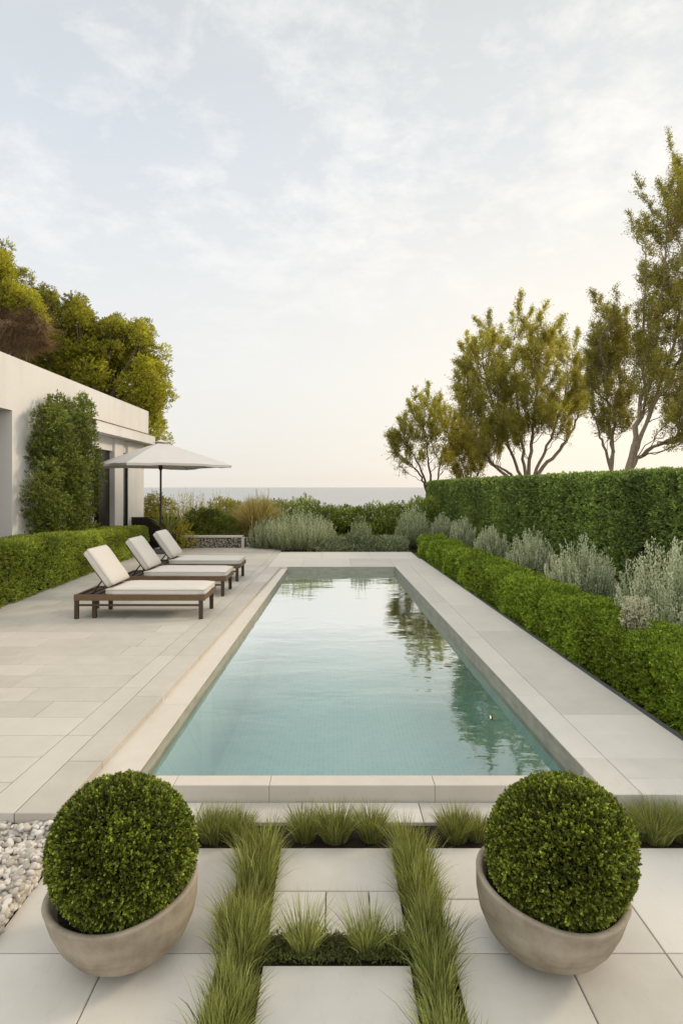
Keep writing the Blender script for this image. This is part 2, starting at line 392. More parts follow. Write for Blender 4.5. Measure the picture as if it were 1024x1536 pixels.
# slate edging channel along the right hedge
bm = bmesh.new()
a, b = 3.06, 15.4
pts = [(walkR(a) + .004, a), (walkR(a) + .10, a), (walkR(b) + .08, b), (walkR(b) + .004, b)]
lo = [bm.verts.new((x, y, -.05)) for x, y in pts]; hi = [bm.verts.new((x, y, .115)) for x, y in pts]
bm.faces.new(hi)
for i in range(4): bm.faces.new((lo[i], lo[(i+1) % 4], hi[(i+1) % 4], hi[i]))
tag(bm_obj('edging_strip', bm, M['edging']), kind='structure')
# planting beds
def bed(name, pts, z):
    bm = bmesh.new(); vs = [bm.verts.new((x, y, z)) for x, y in pts]; bm.faces.new(vs)
    return tag(bm_obj(name, bm, M['soil']), kind='structure')
bed('planting_bed', [(walkR(3.0) + .1, 2.0), (9, 2.0), (9, 33), (2.1, 33), (2.1, 15.4)], .07)
bed('planting_bed', [(-6.2, 15.36), (2.1, 15.36), (2.1, 27), (-6.2, 27)], .05)
bed('planting_bed', [(-6.2, 5), (-4.86, 5), (-5.15, 16.6), (-6.2, 16.6)], .158)

# foreground terrace at the lower level
cols_L = [(-2.6, -1.43), (-1.43, -.917), (-.917, -.47)]; cols_R = [(.47, .93), (.93, 1.345), (1.345, 1.85), (1.85, 2.6)]
sl = []
def rect(x0, x1, y0, y1): return [(x0, y0), (x1, y0), (x1, y1), (x0, y1)]
for (x0, x1) in cols_L:
    for a, b in ((.3, 1.05), (1.05, 1.68), (1.68, 2.31)): sl.append(rect(x0, x1, a, b))
sl.append(rect(-1.43, -.917, 2.31, 2.985)); sl.append(rect(-.917, -.47, 2.31, 2.985))
for n, (x0, x1) in enumerate(cols_R):
    for a, b in ((.3, 1.05), (1.05, 1.68), (1.68, 2.31)): sl.append(rect(x0, x1, a, b))
    if n == 0: sl += [rect(x0, x1, 2.31, 2.613), rect(x0, x1, 2.613, 2.985)]
    else: sl.append(rect(x0, x1, 2.31, 2.985))
sl.append(rect(-.29, .30, 2.665, 2.985)); sl += [rect(-.29, -.045, 2.40, 2.665), rect(-.045, .155, 2.40, 2.665), rect(.155, .30, 2.40, 2.665)]
sl += [rect(-.29, .30, 1.62, 2.252), rect(-.29, .30, .9, 1.62)]
for p, q in zip([-1.45, -.8, -.2, .5, 1.2, 1.9], [-.8, -.2, .5, 1.2, 1.9, 2.6]): sl.append(rect(p, q, 3.21, 3.415))
slab_obj('terrace_paving', sl, 0, .05, M['terrace'], .0045)
bm = bmesh.new(); box(bm, -2.7, 2.7, .2, 3.41, -.045, -.02); tag(bm_obj('bedding_soil', bm, M['soil']), kind='structure')

# pool basin: stone rim above the water line, mosaic below
def m_mosaic():
    t = NT('pool_mosaic'); P = t.pos(); br = t.n('ShaderNodeTexBrick', offset=0.)
    br.inputs['Scale'].default_value = 1; br.inputs['Brick Width'].default_value = .05; br.inputs['Row Height'].default_value = .05; br.inputs['Mortar Size'].default_value = .0042
    br.inputs['Mortar Smooth'].default_value = .3
    br.inputs['Color1'].default_value = (.26, .43, .40, 1); br.inputs['Color2'].default_value = (.33, .50, .465, 1); br.inputs['Mortar'].default_value = (.42, .56, .52, 1)
    sp = t.n('ShaderNodeSeparateXYZ'); t.l(P, sp.inputs[0]); cb = t.n('ShaderNodeCombineXYZ')
    t.l(sp.outputs[0], cb.inputs[0]); t.l(t.math('ADD', sp.outputs[1], sp.outputs[2]), cb.inputs[1]); t.l(cb.outputs[0], br.inputs['Vector'])
    c = t.mix(t.math('MULTIPLY', t.noise(1.3, 4, .6, P), .5), br.outputs['Color'], (.28, .45, .415))
    return t.done(t.princ(c, .35, None, .4))
M['mosaic'] = m_mosaic()
def ring(zt, zb, d, name, m, floor=False):
    bm = bmesh.new()
    c = [(poolL(3.54) + d, 3.54 + d), (poolR(3.54) - d, 3.54 + d), (poolR(12.5) - d, 12.5 - d), (poolL(12.5) + d, 12.5 - d)]
    if isinstance(zt, float): zt = [zt] * 8
    lo = [bm.verts.new((x, y, zb)) for x, y in c]
    for i in range(4):
        j = (i + 1) % 4; h1 = bm.verts.new((*c[i], zt[i])); h2 = bm.verts.new((*c[j], zt[i])); bm.faces.new((h1, h2, lo[j], lo[i]))
    if floor: bm.faces.new(lo)
    return tag(bm_obj(name, bm, m), kind='structure')
ring(-.02, ZF, .006, 'pool_basin', M['mosaic'], True)
def m_rim():
    t = NT('pool_rim_stone'); P = t.pos(); a = t.noise(6, 4, .6, t.mapping(P, (1, 1, 3))); 
    c = t.ramp(a, [(.3, (.24, .235, .19)), (.7, (.36, .345, .28))])
    return t.done(t.princ(c, .6, t.bump(t.noise(120, 3, .6, P), .2, .003), .35))
M['rim'] = m_rim()
ring([.094, .145, .145, .094], -.02, .002, 'pool_rim', M['rim'])
def m_pool():
    t = NT('pool_water'); P = t.pos()
    n1 = t.noise(1.1, 3, .5, t.mapping(P, (.7, 1.5, 1)), .4); n2 = t.noise(5.0, 3, .55, t.mapping(P, (.75, 1.5, 1)), .3)
    h = t.math('ADD', n1, t.math('MULTIPLY', n2, .16)); nm = t.bump(h, .095, .10)
    fr = t.n('ShaderNodeFresnel'); bf = t.n('ShaderNodeNewGeometry').outputs['Backfacing']; t.l(t.math('ADD', t.math('MULTIPLY', bf, 1/2.5 - 2.5), 2.5), fr.inputs['IOR']); t.l(nm, fr.inputs['Normal'])
    tr = t.n('ShaderNodeBsdfTransparent'); tr.inputs[0].default_value = (.93, .985, .98, 1)
    gl = t.n('ShaderNodeBsdfGlossy'); gl.inputs['Roughness'].default_value = .015; gl.inputs['Color'].default_value = (.97, .99, .98, 1); t.l(nm, gl.inputs['Normal'])
    mx = t.n('ShaderNodeMixShader'); t.l(t.math('MINIMUM', t.math('ADD', t.math('MULTIPLY', fr.outputs[0], 1.15), t.math('MULTIPLY', t.math('MAXIMUM', t.math('SUBTRACT', fr.outputs[0], .262), 0.), 5.)), .90), mx.inputs[0]); t.l(tr.outputs[0], mx.inputs[1]); t.l(gl.outputs[0], mx.inputs[2])
    va = t.n('ShaderNodeVolumeAbsorption'); va.inputs['Color'].default_value = (.42, .74, .70, 1); va.inputs['Density'].default_value = .30; t.l(va.outputs[0], t.out.inputs['Volume'])
    return t.done(mx.outputs[0])
bm = bmesh.new(); d = -.03
wc = [(poolL(3.54) + d, 3.54 + d), (poolR(3.54) - d, 3.54 + d), (poolR(12.5) - d, 12.5 - d), (poolL(12.5) + d, 12.5 - d)]
hi = [bm.verts.new((x, y, ZW)) for x, y in wc]; lo = [bm.verts.new((x, y, ZF - .04)) for x, y in wc]; bm.faces.new(hi); bm.faces.new(lo[::-1])
for i in range(4): bm.faces.new((lo[i], lo[(i+1) % 4], hi[(i+1) % 4], hi[i]))
tag(bm_obj('pool_water', bm, m_pool()), kind='structure')

# white pebbles (one mass nobody would count)
def pebbles():
    rng = rg(3); bm = bmesh.new(); bmesh.ops.create_icosphere(bm, subdivisions=2, radius=1)
    bv = np.array([v.co[:] for v in bm.verts]); bf = np.array([[v.index for v in f.verts] for f in bm.faces]); bm.free()
    n = 5200
    P = np.stack([rng.uniform(-2.05, -1.44, n), rng.uniform(2.32, 3.035, n), rng.random(n) * .07 + .008], 1)
    e = slice(0, 650); P[e, 0] = rng.uniform(-1.47, -1.437, 650); P[e, 2] = rng.random(650) * .05
    e = slice(650, 1250); P[e, 1] = rng.uniform(2.98, 3.035, 600); P[e, 2] = .02 + rng.random(600) * .085
    r = rng.uniform(.009, .020, n); s = np.stack([r * rng.uniform(1., 1.5, n), r * rng.uniform(.85, 1.1, n), r * rng.uniform(.6, .85, n)], 1)
    az = rng.random(n) * 6.28; ti = rng.normal(size=n) * .45
    V = bv[None] * s[:, None, :]
    V = V * (1 + .5 * (vnoise((bv[None] * 1.2 + P[:, None] * 90).reshape(-1, 3), 1., 5).reshape(n, -1, 1) - .5))
    c, sn = np.cos(ti)[:, None], np.sin(ti)[:, None]; V = np.stack([V[..., 0] * c - V[..., 2] * sn, V[..., 1], V[..., 0] * sn + V[..., 2] * c], -1)
    c, sn = np.cos(az)[:, None], np.sin(az)[:, None]; V = np.stack([V[..., 0] * c - V[..., 1] * sn, V[..., 0] * sn + V[..., 1] * c, V[..., 2]], -1) + P[:, None]
    Fc = (bf[None] + (np.arange(n) * len(bv))[:, None, None]).reshape(-1, 3)
    o = arr_obj('white_gravel', V, Fc, M['pebble'], tone=np.repeat(rng.random(n), len(bf)), smooth=True)
    tag(o, 'rounded white pebbles spread beside the pale paving', 'gravel', kind='stuff')
pebbles()

# ================================================================== VILLA
villa = thing('villa', (-8.5, 10, 0), 'white stucco single storey villa with flat parapet roof and canopy', 'house')
def part(name, m, boxes, parent, bev=0):
    bm = bmesh.new(); w = parent
    off = np.zeros(3)
    while w is not None: off += np.array(w.location); w = w.parent
    for b in boxes: box(bm, b[0]-off[0], b[1]-off[0], b[2]-off[1], b[3]-off[1], b[4]-off[2], b[5]-off[2], bev)
    return bm_obj(name, bm, m, parent)
part('wall', M['stucco'], [(-6.62, -6.2, 10.87, 14.55, 0, 3.38), (-6.62, -6.2, 2, 7.4, 0, 3.38), (-6.62, -6.2, 2, 14.2, 3.38, 4.42), (-6.62, -6.2, 14.2, 18.8, 3.62, 4.42),
     (-12.5, -6.62, 18.4, 18.8, 0, 4.42), (-12.5, -12.1, 2.4, 18.4, 0, 4.42), (-12.1, -6.62, 2, 2.4, 0, 4.42)], villa)
part('roof', M['roof'], [(-12.1, -6.62, 2.4, 18.4, 4.0, 4.16)], villa)
part('inner_wall', M['room'], [(-9.2, -9.0, 2.4, 18.4, 0, 4.0), (-9.0, -6.62, 11.6, 11.8, 0, 3.99)], villa)
cn = part('canopy', M['stucco'], [(-7.0, -6.0, 14.2, 18.86, 3.32, 3.597)], villa)
part('flashing', M['flash'], [(-6.2, -5.985, 14.19, 18.875, 3.598, 3.618)], cn)
part('lintel', M['stucco'], [(-6.8, -6.42, 14.55, 18.4, 2.95, 3.318)], villa)
part('column', M['stucco'], [(-6.85, -6.35, 16.32, 16.97, 0, 3.317)], villa, .006)
part('column', M['stucco'], [(-6.85, -6.35, 17.36, 18.79, 0, 3.317)], villa, .006)
w1 = part('window', M['glass'], [(-6.60, -6.58, 14.6, 16.3, .2, 2.92)], villa)
part('frame', M['metal_dark'], [(-6.64, -6.50, 15.55, 16.31, .2, 2.94), (-6.64, -6.54, 14.56, 15.54, 2.86, 2.94), (-6.64, -6.54, 14.56, 14.64, .2, 2.855)], w1)
w2 = part('window', M['glass'], [(-6.42, -6.40, 16.98, 17.35, .2, 2.94)], villa)
part('frame', M['metal_dark'], [(-6.46, -6.358, 16.972, 17.03, .2, 2.94), (-6.46, -6.358, 17.30, 17.358, .2, 2.94), (-6.46, -6.358, 17.031, 17.299, 2.86, 2.94)], w2)

# ================================================================== LOUNGERS
def cushion(name, L, W, T, m, parent, mat=None, puff=.012):
    """soft cushion: rounded box with a slight crown and wrinkled faces; mat maps local -> parent"""
    bm = bmesh.new(); box(bm, -L/2, L/2, -W/2, W/2, -T/2, T/2)
    bmesh.ops.subdivide_edges(bm, edges=bm.edges[:], cuts=9, use_grid_fill=True)
    P = np.array([v.co[:] for v in bm.verts]); h = np.array([L/2, W/2, T/2]); r = min(.035, T * .45)
    q = np.clip(P, -(h - r), h - r); d = P - q; ln = np.linalg.norm(d, axis=1, keepdims=True); P = np.where(ln > 1e-6, q + d / np.maximum(ln, 1e-6) * r, P)
    e = (1 - (P[:, 0] / (L/2)) ** 4) * (1 - (P[:, 1] / (W/2)) ** 4)
    P[:, 2] += np.sign(P[:, 2]) * puff * e + (vnoise(P + L, 5.5, 2) - .5) * .016 + (vnoise(P + L, 16, 3) - .5) * .005
    for v, p in zip(bm.verts, P): v.co = p
    if mat is not None: bm.transform(mat)
    o = bm_obj(name, bm, m, parent, True)
    pts = []
    for cx, cy, a0 in ((1, 1, 0), (-1, 1, 90), (-1, -1, 180), (1, -1, 270)):
        for k in range(5): q = R(a0 + k * 22.5); pts.append((cx * (L/2 - .03) + .032 * math.cos(q), cy * (W/2 - .03) + .032 * math.sin(q), T * .28))
    pts.append(pts[0]); P = np.array(pts)
    if mat is not None: P = np.array([list(mat @ Vector(p)) for p in P])
    V, Fc = tubes([(P, [.0055] * len(P))], 6)
    pp = arr_obj('piping', V, Fc, M['piping'], smooth=True); pp.parent = o
    return o
from mathutils import Matrix, Vector
LOUNGER = 'teak sun loungers in a row on the pool deck'
def make_lounger(loc, label):
    t = thing('sun_lounger', loc, label, 'sun lounger', LOUNGER)
    L, W = 1.74, .70
    def p(name, m, boxes, parent=t, bev=.004):
        bm = bmesh.new()
        for b in boxes: box(bm, *b, bev)
        return bm_obj(name, bm, m, parent)
    x0, x1 = -L/2, L/2; y0, y1 = -W/2, W/2
    slats = [(x0 + .06 + i * .115, x0 + .06 + i * .115 + .075, y0 + .036, y1 - .036, .285, .303) for i in range(14)]
    p('frame', M['wood'], [(x0, x1, y0, y0 + .034, .245, .325), (x0, x1, y1 - .034, y1, .245, .325), (x0 + .001, x0 + .035, y0 + .0345, y1 - .0345, .25, .322), (x1 - .035, x1 - .001, y0 + .0345, y1 - .0345, .25, .322)])
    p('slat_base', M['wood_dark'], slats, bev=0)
    for y in (y0 + .004, y1 - .049):
        for x in (x0 + .004, x0 + .22, x1 - .085):
            yy = y + (.05 if y < 0 else -.05) * (1 if abs(x - x0 - .22) < .01 else 0)
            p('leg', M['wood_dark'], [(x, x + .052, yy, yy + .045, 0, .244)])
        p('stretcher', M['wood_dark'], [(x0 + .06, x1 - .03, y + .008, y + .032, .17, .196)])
    mt = cushion('seat_cushion', 1.33, .68, .10, M['cushion'], t, Matrix.Translation((x1 - .668, 0, .358)), .016)
    a = R(54); Lb = .575
    tr = Matrix.Translation((x1 - 1.315, 0, .40)) @ Matrix.Rotation(a, 4, 'Y') @ Matrix.Translation((-Lb/2, 0, .06))
    cushion('back_cushion', Lb, .64, .115, M['cushion'], t, tr, .022)
    bm = bmesh.new(); box(bm, -.52, .0, -.25, .25, -.025, -.004, .003); bm.transform(Matrix.Translation((x1 - 1.315, 0, .40)) @ Matrix.Rotation(a, 4, 'Y'))
    bk = bm_obj('backrest', bm, M['wood_dark'], t)
    for s in (-.22, .22):
        V, Fc = tubes([(np.array([[x1 - 1.315 - .10, s, .49], [x1 - 1.315 - .17, s, .40], [x1 - 1.315 - .22, s, .31]]), [.011] * 3)], 8)
        arr_obj('strut', V + np.array(t.location), Fc, M['pole'], t, smooth=True)
    return t
def copy_tree(o, loc, label):
    c = o.copy(); COL.objects.link(c); c.location = loc; c['label'] = label
    for ch in list(o.children):
        d = ch.copy(); COL.objects.link(d); d.parent = c
        for g in ch.children:
            e = g.copy(); COL.objects.link(e); e.parent = d
    return c
l1 = make_lounger((-2.60, 7.86, ZD), 'teak sun lounger with off white cushions standing closest to the gravel end of the pool')
l2 = copy_tree(l1, (-2.62, 9.42, ZD), 'teak sun lounger with off white cushions standing between the other two loungers')
l3 = copy_tree(l1, (-2.64, 10.86, ZD), 'teak sun lounger with off white cushions standing next to the parasol and planter')
pad = thing('floor_cushion', (-3.35, 13.3, ZD), 'flat off white pad lying on the deck behind the last lounger', 'cushion')
cushion('pad', 1.25, .62, .11, M['cushion'], pad, Matrix.Translation((0, 0, .065)))

# ================================================================== PARASOL
par = thing('parasol', (-4.67, 15.15, ZD), 'open square off white parasol on dark pole beside the villa', 'parasol')
def parasol():
    ap = 2.96; ez = 2.33; hd = 1.95; rot = R(-6)
    n = 14; VV, FF = [], []; k = 0
    corners = [np.array([math.cos(rot + i * math.pi/2), math.sin(rot + i * math.pi/2), 0]) * hd for i in range(4)]
    for i in range(4):
        a, b = corners[i], corners[(i+1) % 4]; mids = (a + b) / 2
        for half in ((a, mids), (mids, b)):
            for u in range(n):
                for v in range(5):
                    quad = []
                    for du, dv in ((0, 0), (1, 0), (1, 1), (0, 1)):
                        t = (u + du) / n; s = (v + dv) / 5
                        e = half[0] * (1 - s) + half[1] * s
                        p = e * t; z = ap + (ez - ap) * (t ** 1.06) - -.004 * math.sin(math.pi * s) * t * (1 - .3 * t)
                        z += .02 * t * t if np.linalg.norm(e) < hd * .8 else 0
                        quad.append((p[0], p[1], z))
                    VV += quad; FF.append((k, k+1, k+2, k+3)); k += 4
    V = np.array(VV); o = arr_obj('canopy', V + np.array(par.location), np.array(FF), M['parasol'], par)
    bm = bmesh.new(); bm.from_mesh(o.data); bmesh.ops.remove_doubles(bm, verts=bm.verts[:], dist=.0005); bmesh.ops.recalc_face_normals(bm, faces=bm.faces[:])
    bd = [e for e in bm.edges if e.is_boundary]; r = bmesh.ops.extrude_edge_only(bm, edges=bd)
    for v in r['geom']:
        if isinstance(v, bmesh.types.BMVert): v.co.z -= .06; v.co.x *= .995; v.co.y *= .995
    bmesh.ops.recalc_face_normals(bm, faces=bm.faces[:]); bm.to_mesh(o.data); bm.free()
    sm = o.modifiers.new('thick', 'SOLIDIFY'); sm.thickness = .006
    ribs = []
    for i in range(8):
        ang = rot + i * math.pi/4; r = hd * (.97 if i % 2 == 0 else .97 * math.cos(math.pi/4))
        c = np.array([math.cos(ang) * r, math.sin(ang) * r, ez - .025]); tp = np.array([0, 0, ap - .06])
        V, Fc = tubes([(np.array([tp, c]), [.009, .006]), (np.array([[0, 0, 2.34], tp * .45 + c * .55 - np.array([0, 0, .01])]), [.007, .006])], 6)
        arr_obj('rib', V + np.array(par.location), Fc, M['pole'], par, smooth=True)
    V, Fc = tubes([(np.array([[0, 0, .03], [0, 0, 1.4], [0, 0, ap - .02]]), [.027] * 3)], 12); arr_obj('pole', V + np.array(par.location), Fc, M['pole'], par, smooth=True)
    V, Fc = tubes([(np.array([[0, 0, 2.20], [0, 0, 2.25], [0, 0, 2.36], [0, 0, 2.38]]), [.03, .055, .05, .03])], 12); arr_obj('hub', V + np.array(par.location), Fc, M['pole'], par, smooth=True)
    bm = bmesh.new(); c = [bm.verts.new((math.cos(rot + i * math.pi/2) * .21, math.sin(rot + i * math.pi/2) * .21, ap + .035 - (.045 if i % 2 == 0 else .03))) for i in range(4)]; tp = bm.verts.new((0, 0, ap + .075))
    for i in range(4): bm.faces.new((c[i], c[(i+1) % 4], tp))
    o = bm_obj('vent_cap', bm, M['parasol'], par); sm = o.modifiers.new('thick', 'SOLIDIFY'); sm.thickness = .006
    V, Fc = tubes([(np.array([[0, 0, ap + .06], [0, 0, ap + .10], [0, 0, ap + .15], [0, 0, ap + .16]]), [.012, .02, .012, .001])], 8); arr_obj('finial', V + np.array(par.location), Fc, M['piping'], par, smooth=True)
    bm = bmesh.new(); box(bm, -.3, .3, -.3, .3, 0, .07, .01); bm_obj('base', bm, M['edging'], par)
parasol()

# low pebble faced planter wall, stake, dark trough
pw = thing('planter_wall', (at(322, 830, 16.4)[0], 16.55, ZD), 'low planter wall faced with pebbles under a pale cap behind the loungers', 'planter wall')
part('wall_face', M['pebblewall'], [(-4.42, -2.72, 16.4, 16.7, .05, .445)], pw)
part('cap', M['coping'], [(-4.45, -2.70, 16.37, 16.73, .446, .49)], pw, .006)
part('post', M['coping'], [(-2.715, -2.64, 16.38, 16.72, .05, .44)], pw, .004)
pw2 = thing('stone_kerb', (-2.3, 16.6, ZD), 'dark rough stone kerb between pebble planter wall and silver shrub', 'kerb')
part('kerb_block', M['pebblewall'], [(-2.60, -2.0, 16.45, 16.7, .05, .44)], pw2, .012)
bw = thing('board_screen', (-5.6, 17.6, .05), 'low dark board screen behind the parasol pole', 'screen')
part('board', M['darkwall'], [(-6.3, -4.9, 17.5, 17.56, .05, .98), ], bw)
part('rail', M['darkwall'], [(-6.3, -4.9, 17.48, 17.499, .80, .88), (-6.3, -4.9, 17.48, 17.499, .2, .28)], bw)
stk = arr_obj('plant_stake', *tubes([(np.array([at(378, 832, 16.35), at(377, 800, 16.35), at(378, 772, 16.35)]), [.016, .014, .012])], 6), M['bark_pale'], smooth=True, origin=(at(378, 832, 16.35)))
tag(stk, 'thin pale stake standing against the golden grass', 'stake')

# glowing dot standing in for a sun glint, and floating leaf
lm = NT('glint_glow'); em = lm.n('ShaderNodeEmission'); em.inputs[0].default_value = (1, .72, .36, 1); em.inputs[1].default_value = 2.2; M['glint'] = lm.done(em.outputs[0])
lp = thing('pool_glint', (1.492, 5.40, -.29), 'small glowing dot imitating a sun glint on the pool side wall', 'glint')
V, Fc = tubes([(np.array([[0, 0, 0], [-.012, 0, 0], [-.014, 0, 0]]), [.026, .024, .017])], 16); arr_obj('dot_ring', V + np.array(lp.location), Fc, M['metal_dark'], lp, smooth=True)
bm = bmesh.new(); bmesh.ops.create_uvsphere(bm, u_segments=12, v_segments=8, radius=.017); bmesh.ops.scale(bm, vec=(.5, 1, 1), verts=bm.verts[:]); bm.transform(Matrix.Translation((-.012, 0, 0))); bm_obj('lens', bm, M['glint'], lp, True)  # emissive dot imitates the warm sun glint
bm = bmesh.new()
pts = [(-.05, 0, 0), (-.02, .024, .008), (.02, .022, .01), (.055, 0, .004), (.02, -.022, .012), (-.02, -.024, .008)]
vs = [bm.verts.new((x, y, z + .003)) for x, y, z in pts]; c = bm.verts.new((0, 0, .001))
for i in range(6): bm.faces.new((vs[i], vs[(i+1) % 6], c))
o = bm_obj('floating_leaf', bm, M['deadleaf']); o.location = (1.19, 6.0, ZW + .002); sm = o.modifiers.new('thick', 'SOLIDIFY'); sm.thickness = .002
tag(o, 'curled pale brown leaf floating on the pool', 'leaf')
# ================================================================== FOLIAGE
def leaf_part(name, m, parent, sets, tones):
    """join leaf sets [(P,D,L,W,rng,nrm,spread)] into one foliage mesh"""
    VV, FF, o = [], [], 0
    for s in sets:
        V, Fc = leaves(*s); VV.append(V); FF.append(Fc + o); o += len(V)
    tone = np.repeat(np.concatenate(tones), 2)
    return arr_obj(name, np.concatenate(VV), np.concatenate(FF), m, parent, tone=np.clip(tone, 0, 1))

def hedge(name, label, m, y0, y1, xf, xb, z0, zt, n, leaf, seed, rnd=.12, amp=.05, nsc=(3, 3, 3), depth=.10, k=6, up=.25, group=None, pw=1.0, loose=.0, faces='ftbe', amp2=.03, tonek=.55, bottom=0., tb=.12):
    """clipped hedge running along Y: xf(y) is its pool-side face, xb(y) its back, zt(y) its top"""
    rng = rg(seed); ym = (y0 + y1) / 2
    t = thing(name, ((xf(ym) + xb(ym)) / 2, ym, z0), label, 'hedge', group)
    Lh = zt(ym) - z0; Wd = abs(xb(ym) - xf(ym)); Ln = y1 - y0
    wts = {'f': Lh * Ln, 't': Wd * Ln, 'b': Lh * Ln * .35, 'e': Lh * Wd * 1.2}
    PP, NN = [], []
    tot = sum(wts[c] for c in faces)
    for c in faces:
        q = int(n * wts[c] / tot); u = rng.random(q); v = rng.random(q)
        if pw > 0 and c != 'e': y = y0 * (y1 / y0) ** u if pw == 1 else y0 + Ln * u
        else: y = y0 + Ln * u
        if c == 'e': y = np.where(rng.random(q) < .5, y0, y1)
        f, b, tp = xf(y), xb(y), zt(y)
        if c == 'f': x = f; z = z0 + (tp - z0) * v
        elif c == 'b': x = b; z = z0 + (tp - z0) * v
        elif c == 't': x = f + (b - f) * v; z = tp
        else: x = f + (b - f) * u; z = z0 + (tp - z0) * v
        P = np.stack([x + 0 * y, y, z + 0 * y], 1)
        lo = np.stack([np.minimum(f, b) + 0 * y, y0 + 0 * y, z0 - 1 + 0 * y], 1); hi = np.stack([np.maximum(f, b) + 0 * y, y1 + 0 * y, tp + 0 * y], 1)
        Q = np.clip(P, lo + rnd, hi - rnd); d = P - Q; N = unit(d); P = Q + N * rnd
        PP.append(P); NN.append(N)
    P = np.concatenate(PP); N = np.concatenate(NN)
    ns = vnoise(P, nsc, seed); n2 = vnoise(P, 11, seed + 1); n3 = vnoise(P, .9, seed + 2)
    dep = rng.random(len(P)) ** 1.7 * depth
    P = P + N * ((ns - .5) * 2 * amp + (n2 - .5) * 2 * amp2 + loose * rng.random(len(P)) ** 6)[:, None] - N * dep[:, None]
    if bottom: P[:, 2] = np.maximum(P[:, 2], z0 + .02)
    sc = np.sqrt(P[:, 1] / y0) if pw == 1 else np.ones(len(P))
    D = unit(N + rng.normal(size=P.shape) * .55 + np.array([0, 0, up]))
    A, B, L, W, I = shoots(P, D, k, leaf * 1.5 * sc, leaf * sc, leaf * .62 * sc, rng)
    tone = (tb + tonek * rng.random(len(P)) * .55 + .38 * ns * .9 + .22 * (n3 - .4) + .12 * (n2 - .5))[I] + rng.normal(size=len(I)) * .09
    tone += .14 * (np.repeat(np.arange(k), len(P)) / k - .4)
    leaf_part('foliage', m, t, [(A, B, L, W, rng, None, .7)], [tone])
    # woody inside: solid core added so light does not pass through
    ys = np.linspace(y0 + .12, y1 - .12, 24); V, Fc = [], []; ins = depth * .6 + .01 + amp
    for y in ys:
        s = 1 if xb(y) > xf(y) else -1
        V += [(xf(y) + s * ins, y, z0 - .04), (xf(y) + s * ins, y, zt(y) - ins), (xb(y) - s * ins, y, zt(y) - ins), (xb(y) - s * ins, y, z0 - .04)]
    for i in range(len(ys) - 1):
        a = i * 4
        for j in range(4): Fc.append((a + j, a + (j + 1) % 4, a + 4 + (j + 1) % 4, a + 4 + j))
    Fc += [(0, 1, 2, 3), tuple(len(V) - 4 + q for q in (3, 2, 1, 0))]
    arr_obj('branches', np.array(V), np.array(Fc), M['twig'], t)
    return t
C = lambda v: (lambda y: v + 0 * y)
# low bright hedge on the right of the pool
hedge('box_hedge', 'long low bright green hedge running beside the pool walkway', M['hedge_bright'], 3.1, 15.2, lambda y: walkR(y) + .15, lambda y: walkR(y) + .80, .05, lambda y: .60 + .0 * y, 34000, .019, 11,
      rnd=.15, amp=.055, nsc=(3.2, 3.6, 3.2), depth=.11, k=7, amp2=.03, tonek=.6, tb=.17)
# tall clipped hedge
hedge('tall_hedge', 'tall dark clipped hedge wall behind the silver shrubs', M['hedge_tall'], 5.2, 26.0, C(4.2), C(5.3), .05, lambda y: 2.09 + .0 * y, 46000, .030, 12,
      rnd=.05, amp=.032, nsc=(2.2, 3.4, .5), depth=.12, k=6, up=.5, amp2=.022, faces='fte', tonek=.8, tb=.23)
# left clipped hedge in front of the villa
hedge('box_hedge', 'clipped square green hedge in front of the villa wall', M['box'], 6.6, 15.5, lambda y: -4.86 - .035 * (y - 8), lambda y: -5.95 + 0 * y, .15, lambda y: 1.075 - .036 * (y - 8), 30000, .021, 13,
      rnd=.10, amp=.028, nsc=(3, 3, 3), depth=.10, k=6, amp2=.02, faces='ftbe', tb=.26)

def crownish(name, m, parent, clumps, n, leaf, rng, k=6, wid=.55, up=.2, seed=0, tone0=.15, flat=.55, gold=None):
    """leaf clumps: (centre, radii); shoots sit in the outer shell of each clump"""
    C_ = np.array([c for c, r in clumps]); Rr = np.array([np.broadcast_to(r, 3) for c, r in clumps])
    w = (Rr[:, 0] * Rr[:, 2]) ** 1.0; idx = rng.choice(len(clumps), n, p=w / w.sum())
    d = unit(rng.normal(size=(n, 3))); d[:, 2] = np.where(d[:, 2] < -.75, -d[:, 2] * .5, d[:, 2]); d = unit(d)
    rad = 1 - .55 * rng.random(n) ** 1.8
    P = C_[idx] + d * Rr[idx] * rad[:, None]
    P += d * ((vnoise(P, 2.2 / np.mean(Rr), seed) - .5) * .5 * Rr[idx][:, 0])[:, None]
    D = unit(d + rng.normal(size=(n, 3)) * .5 + np.array([0, 0, up]))
    A, B, L, W, I = shoots(P, D, k, leaf * 1.7, leaf, leaf * wid, rng)
    ct = rng.random(len(clumps))
    tone = tone0 + .26 * ct[idx] + .34 * rng.random(n) + .18 * (vnoise(P, 1.1, seed + 3) - .3)
    if gold is not None: tone += gold(P, d)  # adds the painted sun-side lightening to the leaf tone
    tone = tone[I] + rng.normal(size=len(I)) * .08 + .16 * (np.repeat(np.arange(k), n) / k - .4)
    return leaf_part(name, m, parent, [(A, B, L, W, rng, None, .7)], [tone])

